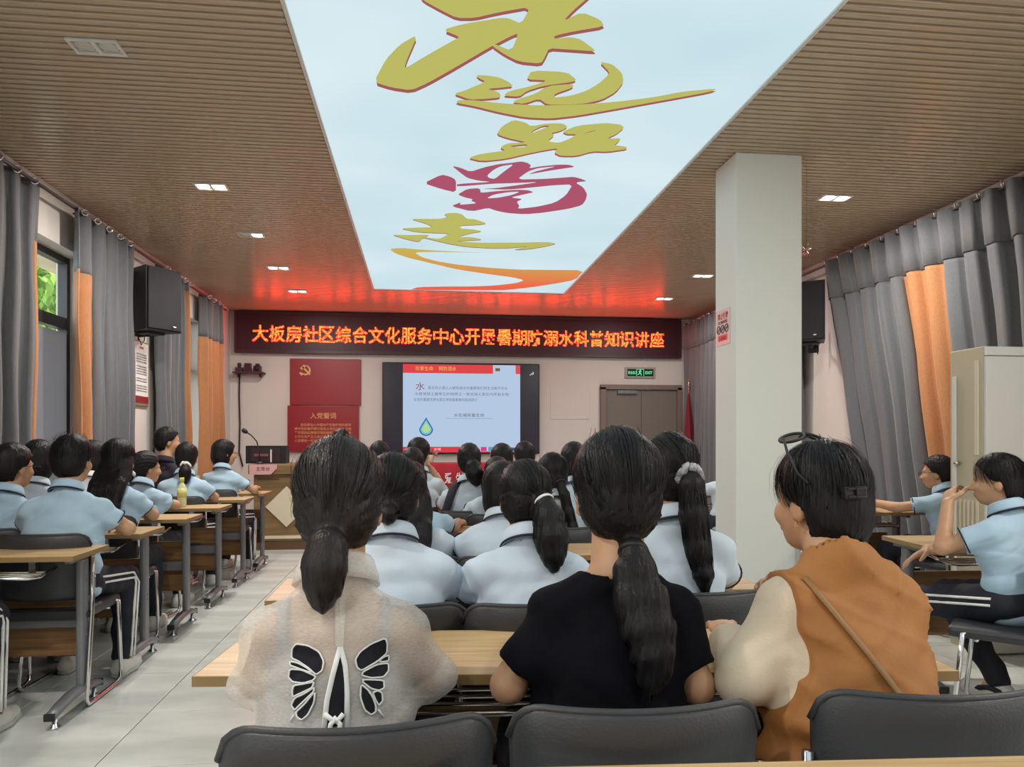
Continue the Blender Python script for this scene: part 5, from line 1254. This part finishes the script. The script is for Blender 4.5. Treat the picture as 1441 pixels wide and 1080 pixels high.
for pts in ([(352, 912), (375, 930), (395, 932), (412, 912)], [(385, 930), (372, 945), (368, 965)], [(390, 930), (402, 945), (398, 965)], [(380, 922), (396, 940)]):
    MB().tube([hit1(300 + x / 2.25, 600 + y / 2.25, .008)[0] for x, y in pts], .0045, 8).build('tie_ribbon', M['white_cloth'], so1)
for (a, b) in (((255, 915), (243, 937)), ((522, 897), (540, 922))):
    MB().tube([hit1(300 + a[0] / 2.25, 600 + a[1] / 2.25, .004)[0], hit1(300 + b[0] / 2.25, 600 + b[1] / 2.25, .004)[0]], .0018, 6).build('butterfly_tail', M['white_cloth'], so1)
chair(m1.location.x + .062, 1.375, dr_(3), 'grey leatherette chair behind the woman in the sheer blouse')

m2, k2 = person('woman in a black T-shirt with a long wavy low ponytail', (868, 603), 1.60, yaw=0, hyaw=-4, hpitch=3, lean=7, hair='pony_low', tie=(.01, -.090, -.100),
    tail=[[((0, .015, 0), .020), ((0, -.018, -.01), .022), ((-.016, -.036, -.05), .032), ((-.022, -.044, -.11), .034), ((-.012, -.042, -.17), .034), ((.006, -.036, -.23), .030), ((.010, -.03, -.28), .020), ((.008, -.028, -.32), .008)],
          [((0, .015, 0), .020), ((.004, -.018, -.01), .022), ((.014, -.036, -.05), .030), ((.030, -.044, -.11), .034), ((.038, -.042, -.17), .034), ((.040, -.036, -.22), .028), ((.040, -.03, -.26), .020), ((.036, -.028, -.30), .008)]],
    scrunchie='tie', tailscale=.87, shirt='black_tee', h=.0085, fat=1.06, sw=.172, sleeve=.80, strands=3400, hsc=1.06, group='the three women', collar=False, neckr=.074, wr=.006, stripe=False, tilt=5,
    armL=((-.195, .02, .755), (-.12, .26, .785)), armR=((.195, .0, .745), (.10, .26, .785)))
for o_, pts in ((0, [(-.03, .02), (-.05, -.10), (-.03, -.2)]), (0, [(.05, .0), (.09, -.1), (.075, -.22)])):
    pass
chair(m2.location.x - .005, 1.40, dr_(-2), 'grey leatherette chair behind the woman in black, middle of the near three')

m3, k3 = person('woman in an ochre vest with sunglasses pushed up on short black hair', (1152, 620), 1.60, yaw=2, hyaw=20, hpitch=4, lean=14, neck=.035, hairlen=.028, hair='boyish', shirt='cream', h=.0085, fat=1.08, sw=.158,
    sleeve=1.8, strands=2600, hsc=.98, group='the three women', collar=False, wr=.003, stripe=False, tilt=4, armL=((-.200, .05, .77), (-.13, .28, .80)), armR=((.150, .14, .78), (.02, .27, .885)), skin='skin',
    hands=[None, ((-.5, -.25, .35), (.3, .8, .3), .95, .6, -1)], vol=1.0)
v3, lo3, h3 = k3['shirtV']; V = Vol(lo3, lo3 + h3 * (np.array(v3.shape) - 1.5), h3); V.v = np.minimum(v3, .06) - .012
V.ecap(k3['pel'] + (-.02, -.01, -.04), k3['wa'] + (.0, -.01, 0), (.155, .128), (.160, .138), .03).ecap(k3['wa'] + (.01, -.01, 0), k3['ch'], (.166, .142), (.150, .126), .03)
nb3 = k3['nb']
s0, e0 = k3['sh'][0], k3['e'][0]; s1, e1 = k3['sh'][1], k3['e'][1]
X_, Y__, Z_ = V.co((slice(None),) * 3)
V.v = np.maximum(V.v, (s0[0] - .012 - X_ - .55 * np.clip(.80 - Z_, 0, .10) - .3 * np.clip(.70 - Z_, 0, .3)) + 0 * Y__)      # armhole towards the cream sleeve
V.v = np.maximum(V.v, (X_ - s1[0] - .068 - .08 * np.clip(s1[2] - Z_, 0, .2)) + 0 * Y__ + 0 * Z_)
V.disp(lambda X, Y_, Z: -.007 * (1 - np.abs(np.sin(16 * Z - 13 * X + 2.4 * np.sin(9 * X + 1)))) ** 4 - .006 * (1 - np.abs(np.sin(13 * Z + 17 * X + 2 * np.sin(12 * Z + 2)))) ** 4 + .0045 * np.sin(26 * Z + 30 * X + 3 * np.sin(11 * X + 2)) + .003 * np.sin(55 * Z - 22 * X + 4 * np.sin(9 * Z)) + .002 * np.sin(40 * X + 5 * np.sin(14 * Z)) + 0 * Y_)
V.inter(lambda X, Y_, Z: np.maximum(.47 - Z, (Y_ - .12 - .3 * (Z - .7))) + 0 * X)
V.cone(nb3 + np.array((0, .005, .022)), nb3 + np.array((0, .02, .14)), .056, .085, .004, carve=True)
P_, Q_ = V.mesh(); vs3 = place('vest', arr_mesh('vest', P_, Q_, [M['vest']]), m3)
c8 = lambda L: [(1000 + x / 2.2494, 600 + y / 2.2494) for x, y in L]
_, hit3 = conform(m3, vs3, 'x', [], M['strap'], vs3)
st = c8([(205, 390), (240, 415), (300, 480), (350, 540), (400, 600), (450, 660), (500, 720), (550, 785), (590, 840), (628, 892)])
MB().tube([h_[0] for h_ in [hit3(x, y, .007) for x, y in st] if h_[1] is not None], .0085, 8, flat=.5).build('bag_strap', M['strap'], m3)
T3 = k3['hT']; g = MB()
lensm = MB()
for sx in (-1, 1):
    ring = [T3((sx * .040 + .032 * math.cos(a), .030 + .030 * math.sin(a) * .75, .144 + .012 * math.sin(a) * .4 - .010 * math.cos(a) * sx)) for a in [2 * PI * j / 22 for j in range(22)]]
    g.tube(ring, .0034, 8, closed=True); lensm.add(ring, [tuple(range(22))])
    g.tube([T3((sx * .072, .026, .142)), T3((sx * .092, .00, .110)), T3((sx * .098, -.03, .062)), T3((sx * .097, -.055, .040))], .0032, 8)
g.tube([T3((-.010, .034, .146)), T3((0, .036, .149)), T3((.010, .034, .146))], .0032, 8)
sg3 = g.build('sunglasses', M['black'], m3); lensm.build('lens', M['lens'], sg3)
cl = MB(); cp = T3((.055, -.094, .018)); 
Rm3 = Matrix(k3['Rm'].tolist())
def headbox(mb, c, d, rz=0, bev=.003): mb.box(T3(c), d, 0, tuple((Rm3 @ Euler((0, 0, rz)).to_matrix()).to_euler()), bev)
headbox(cl, (-.035, -.118, .018), (.052, .016, .026), -.32); headbox(cl, (-.036, -.126, .010), (.046, .010, .006), -.32); headbox(cl, (-.036, -.126, .026), (.046, .010, .006), -.32); headbox(cl, (-.040, -.129, .018), (.005, .006, .020), -.32)
cl.build('hair_clip', mat('clip_plastic', srgb(40, 38, 40), .15), m3)
MB().tube([T3((-.078 + .004 * math.cos(a), -.002, -.050 + .006 * math.sin(a))) for a in [2 * PI * j / 12 for j in range(12)]], .0013, 6, closed=True).build('earring', M['gold'], m3)
chair(aty(1330, 985, 1.2).x + .022, 1.40, dr_(-6), 'grey leatherette chair in the photo corner, behind the woman in the ochre vest')

# ------------------------------------------------------------------ the seated students
def student(label, head, Y, chair_label=None, **k):
    r, d = person(label, head, Y, **k)
    if chair_label: seat_for(r, chair_label, .03 if k.get('fat', 1) > 1.06 else 0.0)
    return r, d
# middle block
mid = dict(shirt='polo_pale')
student('girl with messy pinned hair peeking out beside the woman in the blouse', (552, 636), 2.36, 'grey chair hidden between the blouse woman and the girl with messy hair', hair='bun_low', tail=[((0, .01, 0), .028), ((0, -.02, -.02), .03)], strands=1400, h=.0105, lean=12, hyaw=-4, seed=11, wr=.005, vol=1.15, sw=.19, sleeve=.85, **mid)
student('girl in a brightly lit polo whose white-tied ponytail hangs to one side', (739, 645), 2.36, 'grey chair top showing between the blouse woman and the woman in black', hair='pony', tie=(.045, -.088, -.01), tail=[((0, .01, 0), .020), ((.012, -.03, -.005), .026), ((.022, -.05, -.05), .044), ((.026, -.045, -.11), .050), ((.030, -.035, -.16), .036), ((.032, -.03, -.20), .012)], scrunchie='band', strands=1800, h=.0105, lean=15, hpitch=12, hyaw=-8, seed=5, wr=.006, sw=.185, sleeve=.8, skin='skin_dark', hsc=.97, **mid)
student('girl in a brightly lit polo with a long straight ponytail in a silver scrunchie', (941, 610), 2.40, 'grey chair between the woman in black and the woman in the vest', hair='pony', tie=(.012, -.106, -.005), tail=[((0, .01, 0), .020), ((0, -.030, .0), .022), ((0, -.048, -.03), .036), ((.004, -.052, -.12), .042), ((.012, -.046, -.22), .038), ((.022, -.040, -.30), .028), ((.028, -.036, -.36), .010)], scrunchie='silver', strands=1800, h=.0105, lean=8, hyaw=6, seed=8, wr=.004, sw=.185, sleeve=.8, **mid)
student('girl with loose long hair in the row before the messy-haired girl', (574, 650), 3.18, 'grey chair of the long-haired girl in the third middle row', hair='long', lean=12, h=.0125, **mid)
student('girl with chin-length dark hair in a brightly lit polo, before the side-ponytail girl', (706, 645), 3.18, 'small grey chair top left of the side-ponytail girl', hair='bob', lean=14, h=.0125, **mid)
student('girl with a long thin ponytail beside the head of the woman in black', (777, 635), 4.04, 'grey chair of the girl with the long thin ponytail', hair='pony', tie=(.02, -.105, -.03), tail=[((0, .01, 0), .018), ((0, -.03, -.01), .02), ((.02, -.05, -.07), .026), ((.04, -.05, -.16), .028), ((.06, -.045, -.24), .024), ((.07, -.04, -.31), .008)], scrunchie='tie', lean=8, h=.0125, strands=700, **mid)
student('short-haired student leaning one forearm on the fourth middle desk', (579, 655), 4.0, 'grey chair of the student leaning a forearm on the desk', hair='short', lean=14, h=.0125, shirt='polo', armR=((.22, .22, .79), (.26, .45, .79)))
student('girl with long dark hair, mostly hidden by the chin-length-haired girl', (699, 645), 4.80, 'grey chair behind the mostly hidden long-haired girl', hair='long', lean=10, h=.0135, **mid)
student('dark-haired student in the fifth middle row, seen beside the woman in black', (807, 621), 4.85, 'grey chair of the dark-haired student in the fifth middle row', hair='bob', lean=6, h=.0135, **mid)
student('student with smooth round dark hair in front of the spiky-haired boy', (580, 628), 5.3, 'grey chair of the student with smooth round hair', hair='bob', lean=8, h=.0135, **mid)
student('boy with spiky short hair below the water drop on the screen', (590, 616), 6.3, 'grey chair of the spiky-haired boy', hair='short', lean=4, hyaw=-25, h=.0135, vol=1.2, armR=((.24, .16, .80), (.10, .20, 1.02)), **mid)
m15, k15 = student('girl with a low dark ponytail and black backpack straps, centred before the screen', (660, 623), 5.02, 'grey chair of the girl with the black backpack straps', hsc=.92, hair='pony', tie=(.01, -.105, -.02), tail=[((0, .01, 0), .02), ((.01, -.03, -.02), .045), ((.02, -.04, -.07), .058), ((.03, -.035, -.115), .035)], lean=8, h=.0125, seed=4, **mid)
for s in (-1, 1):
    i = 0 if s < 0 else 1
    pp = [k15['nb'] + np.array((s * .075, .02, .02)), k15['sh'][i] + np.array((-s * .02, -.05, .065)), k15['sh'][i] + np.array((s * .012, -.095, -.02)), k15['ch'] + np.array((s * .178, -.07, -.04)), k15['wa'] + np.array((s * .168, -.07, -.02))]
    MB().tube(pp, .030, 10, flat=.5).build('backpack_strap', M['dark_jacket'], m15)
student('student with dark round hair just under the coloured footer of the slide', (706, 623), 5.65, 'grey chair of the student under the slide footer', hair='bob', lean=6, h=.0135, **mid)
student('boy with tousled hair at the edge of the screen', (738, 621), 6.45, 'grey chair of the boy with tousled hair', hair='short', vol=1.25, lean=4, h=.0135, **mid)
student('dark-haired student far in front, between the oath panel and the screen', (534, 620), 6.5, 'grey chair far in front between the oath panel and the screen', hair='short', lean=5, h=.0135, **mid)
student('farthest student, only a dark crown above the head of the blouse woman', (480, 605), 7.4, 'grey chair of the farthest student near the podium', hair='short', lean=3, h=.0145, **mid)
# window side
student('boy with glasses cut off by the edge of the photo on the window side', (19, 622), 4.34, 'grey chair of the boy with glasses at the photo edge', hair='short', hyaw=-24, yaw=-4, glasses=True, lean=8, h=.0115, shirt='polo')
student('student with dark hair between the boy with glasses and the short-haired boy', (56, 618), 4.98, 'grey chair of the half hidden student by the first window', hair='bob', lean=6, h=.0125, **mid)
l3, k3b = student('boy with short thick hair and striped track pants in a bright blue polo', (103, 611), 4.12, 'grey chair right behind the boy in the bright blue polo', hair='short', hyaw=-6, lean=9, h=.0095, shirt='polo', stripes=True, strands=900, vol=.9, fat=1.18, sw=.212, seed=21, wr=.007,
    armR=((.27, .12, .80), (.16, .36, .785)), hsc=1.0, legs=([(-.13, .40, .50), (.16, .38, .50)], [(-.12, .36, .09), (.19, .26, .09)]))
student('girl half hidden behind the short-haired boy, white collar showing', (131, 619), 5.75, 'grey chair of the half hidden girl with the white collar', hair='bob', hyaw=-30, lean=8, h=.0125, shirt='white_cloth')
student('girl with long loose black hair in a pale blue polo by the oak desk', (167, 617), 5.0, 'grey chair of the girl with long loose black hair', hair='long', hyaw=-6, lean=11, h=.0115, shirt='polo', strands=900, seed=31, hsc=1.04)
student('girl in profile with glasses and a low bun held by a white clip', (206, 633), 5.75, 'grey chair of the girl in profile with the low bun', hair='bun_low', hyaw=-42, yaw=-8, glasses=True, lean=12, h=.0115, shirt='polo', scrunchie='white', tail=[((0, .01, 0), .02), ((0, -.03, -.01), .026), ((0, -.04, -.04), .032)])
student('man in a dark jacket in profile at the far window, taller than the students', (236, 602), 7.05, 'grey chair of the man in the dark jacket', hair='short', hyaw=-45, yaw=-15, lean=3, h=.0125, hsc=.92, shirt='dark_jacket', sleeve=1.85, stripe=False)
student('girl with a white scrunchie in a pale blue polo behind the bottle desk', (263, 622), 6.55, 'grey chair of the girl with the white scrunchie', hair='pony', tie=(.02, -.105, -.055), scrunchie='white', tail=[((0, .01, 0), .022), ((.01, -.035, -.012), .030), ((.014, -.055, -.06), .044), ((.014, -.05, -.11), .040), ((.014, -.04, -.15), .014)], lean=8, h=.0115, shirt='polo', stripes=True, strands=600, fat=1.05, sw=.19)
student('student with glasses in profile at the foremost desk beneath the microphone', (316, 618), 7.40, 'grey chair foremost on the window side, beneath the microphone', hair='bob', hyaw=-52, yaw=-8, glasses=True, lean=6, h=.0115, shirt='polo', stripes=True, armR=((.26, .14, .79), (.20, .36, .80)))
# pillar side
r1, kr1 = student('boy with glasses resting his arm on a desk before the orange curtain strip', (1319, 638), 4.78, None, hair='short', hyaw=30, yaw=16, glasses=True, lean=9, h=.0095, shirt='polo', seed=77,
    armL=((-.27, .20, .80), (-.22, .42, .815)), hands=[((-.05, 1, .02), (0, .1, 1), 1.0, .3, 1), None])
chair(r1.location.x - .02, r1.location.y - .02, dr_(12), 'grey chair of the distant boy with glasses by the orange curtain strip')
r2, kr2 = student('boy in sneakers and striped track pants touching his chin, seated sideways', (1403, 635), 3.12, None, hair='boyish', hyaw=34, yaw=16, lean=5, h=.0078, shirt='polo', stripes=True, strands=1600, seed=90, wr=.006, hsc=1.0,
    armL=((-.24, .16, .775), (-.14, .21, .965)), armR=((.20, .16, .74), (-.12, .33, .735)), hands=[((.45, .25, .42), (-.6, .3, .6), 1.0, .75, 1), ((-.72, .25, -.38), (.1, .35, 1), 1.0, .35, -1)],
    legs=([(-.16, .40, .49), (.10, .40, .50)], [(-.20, .40, .09), (.20, .20, .09)], [PI / 2 + .5, PI / 2 - .1]))
for sh_o in [c for c in r2.children if c.name.startswith('shoe')]:
    pass
chair(r2.location.x - .05, r2.location.y - .03, dr_(46), 'grey chair turned sideways under the boy in sneakers')
student('student almost wholly hidden behind the white pillar, only a polo sleeve showing', (1026, 640), 6.55, None, hair='short', lean=4, h=.0145, shirt='polo_pale', sw=.215, tilt=6)
chair(2.62, 4.72, dr_(4), 'empty grey chair beside the ochre vest, before the long curtain')
chair(2.80, 6.30, dr_(-3), 'grey chair with only its dark top edge showing beyond the empty chair')

for sh_o in [c_ for c_ in r2.children if c_.name.startswith('shoe')]:
    co = np.array([v.co[:] for v in sh_o.data.vertices]); lo_, hi_ = co.min(0), co.max(0); cx_ = (lo_ + hi_) / 2
    bm = bmesh.new(); bm.from_mesh(sh_o.data); bv = BVHTree.FromBMesh(bm); bm.free()
    for s in (-1, 1):
        pp = []
        for t in np.linspace(.12, .62, 9):
            h_ = bv.ray_cast(Vector((cx_[0] + s * .25, lo_[1] + (hi_[1] - lo_[1]) * t, lo_[2] + (hi_[2] - lo_[2]) * (.42 + .25 * math.sin(t * 5)))), Vector((-s, 0, 0)))
            if h_[0] is not None: pp.append(h_[0])
        if len(pp) > 3: MB().tube(pp, [.004] + [.013] * (len(pp) - 2) + [.004], 8).build('black_side_panel', M['navy'], sh_o)
student('student at the window-side frame edge, only a striped track-pant knee and a shoe in view', (-132, 612), 3.12, 'chrome legged chair cut by the frame edge, nearest the camera on the window side', hair='short', lean=4, h=.0125, shirt='polo', stripes=True)
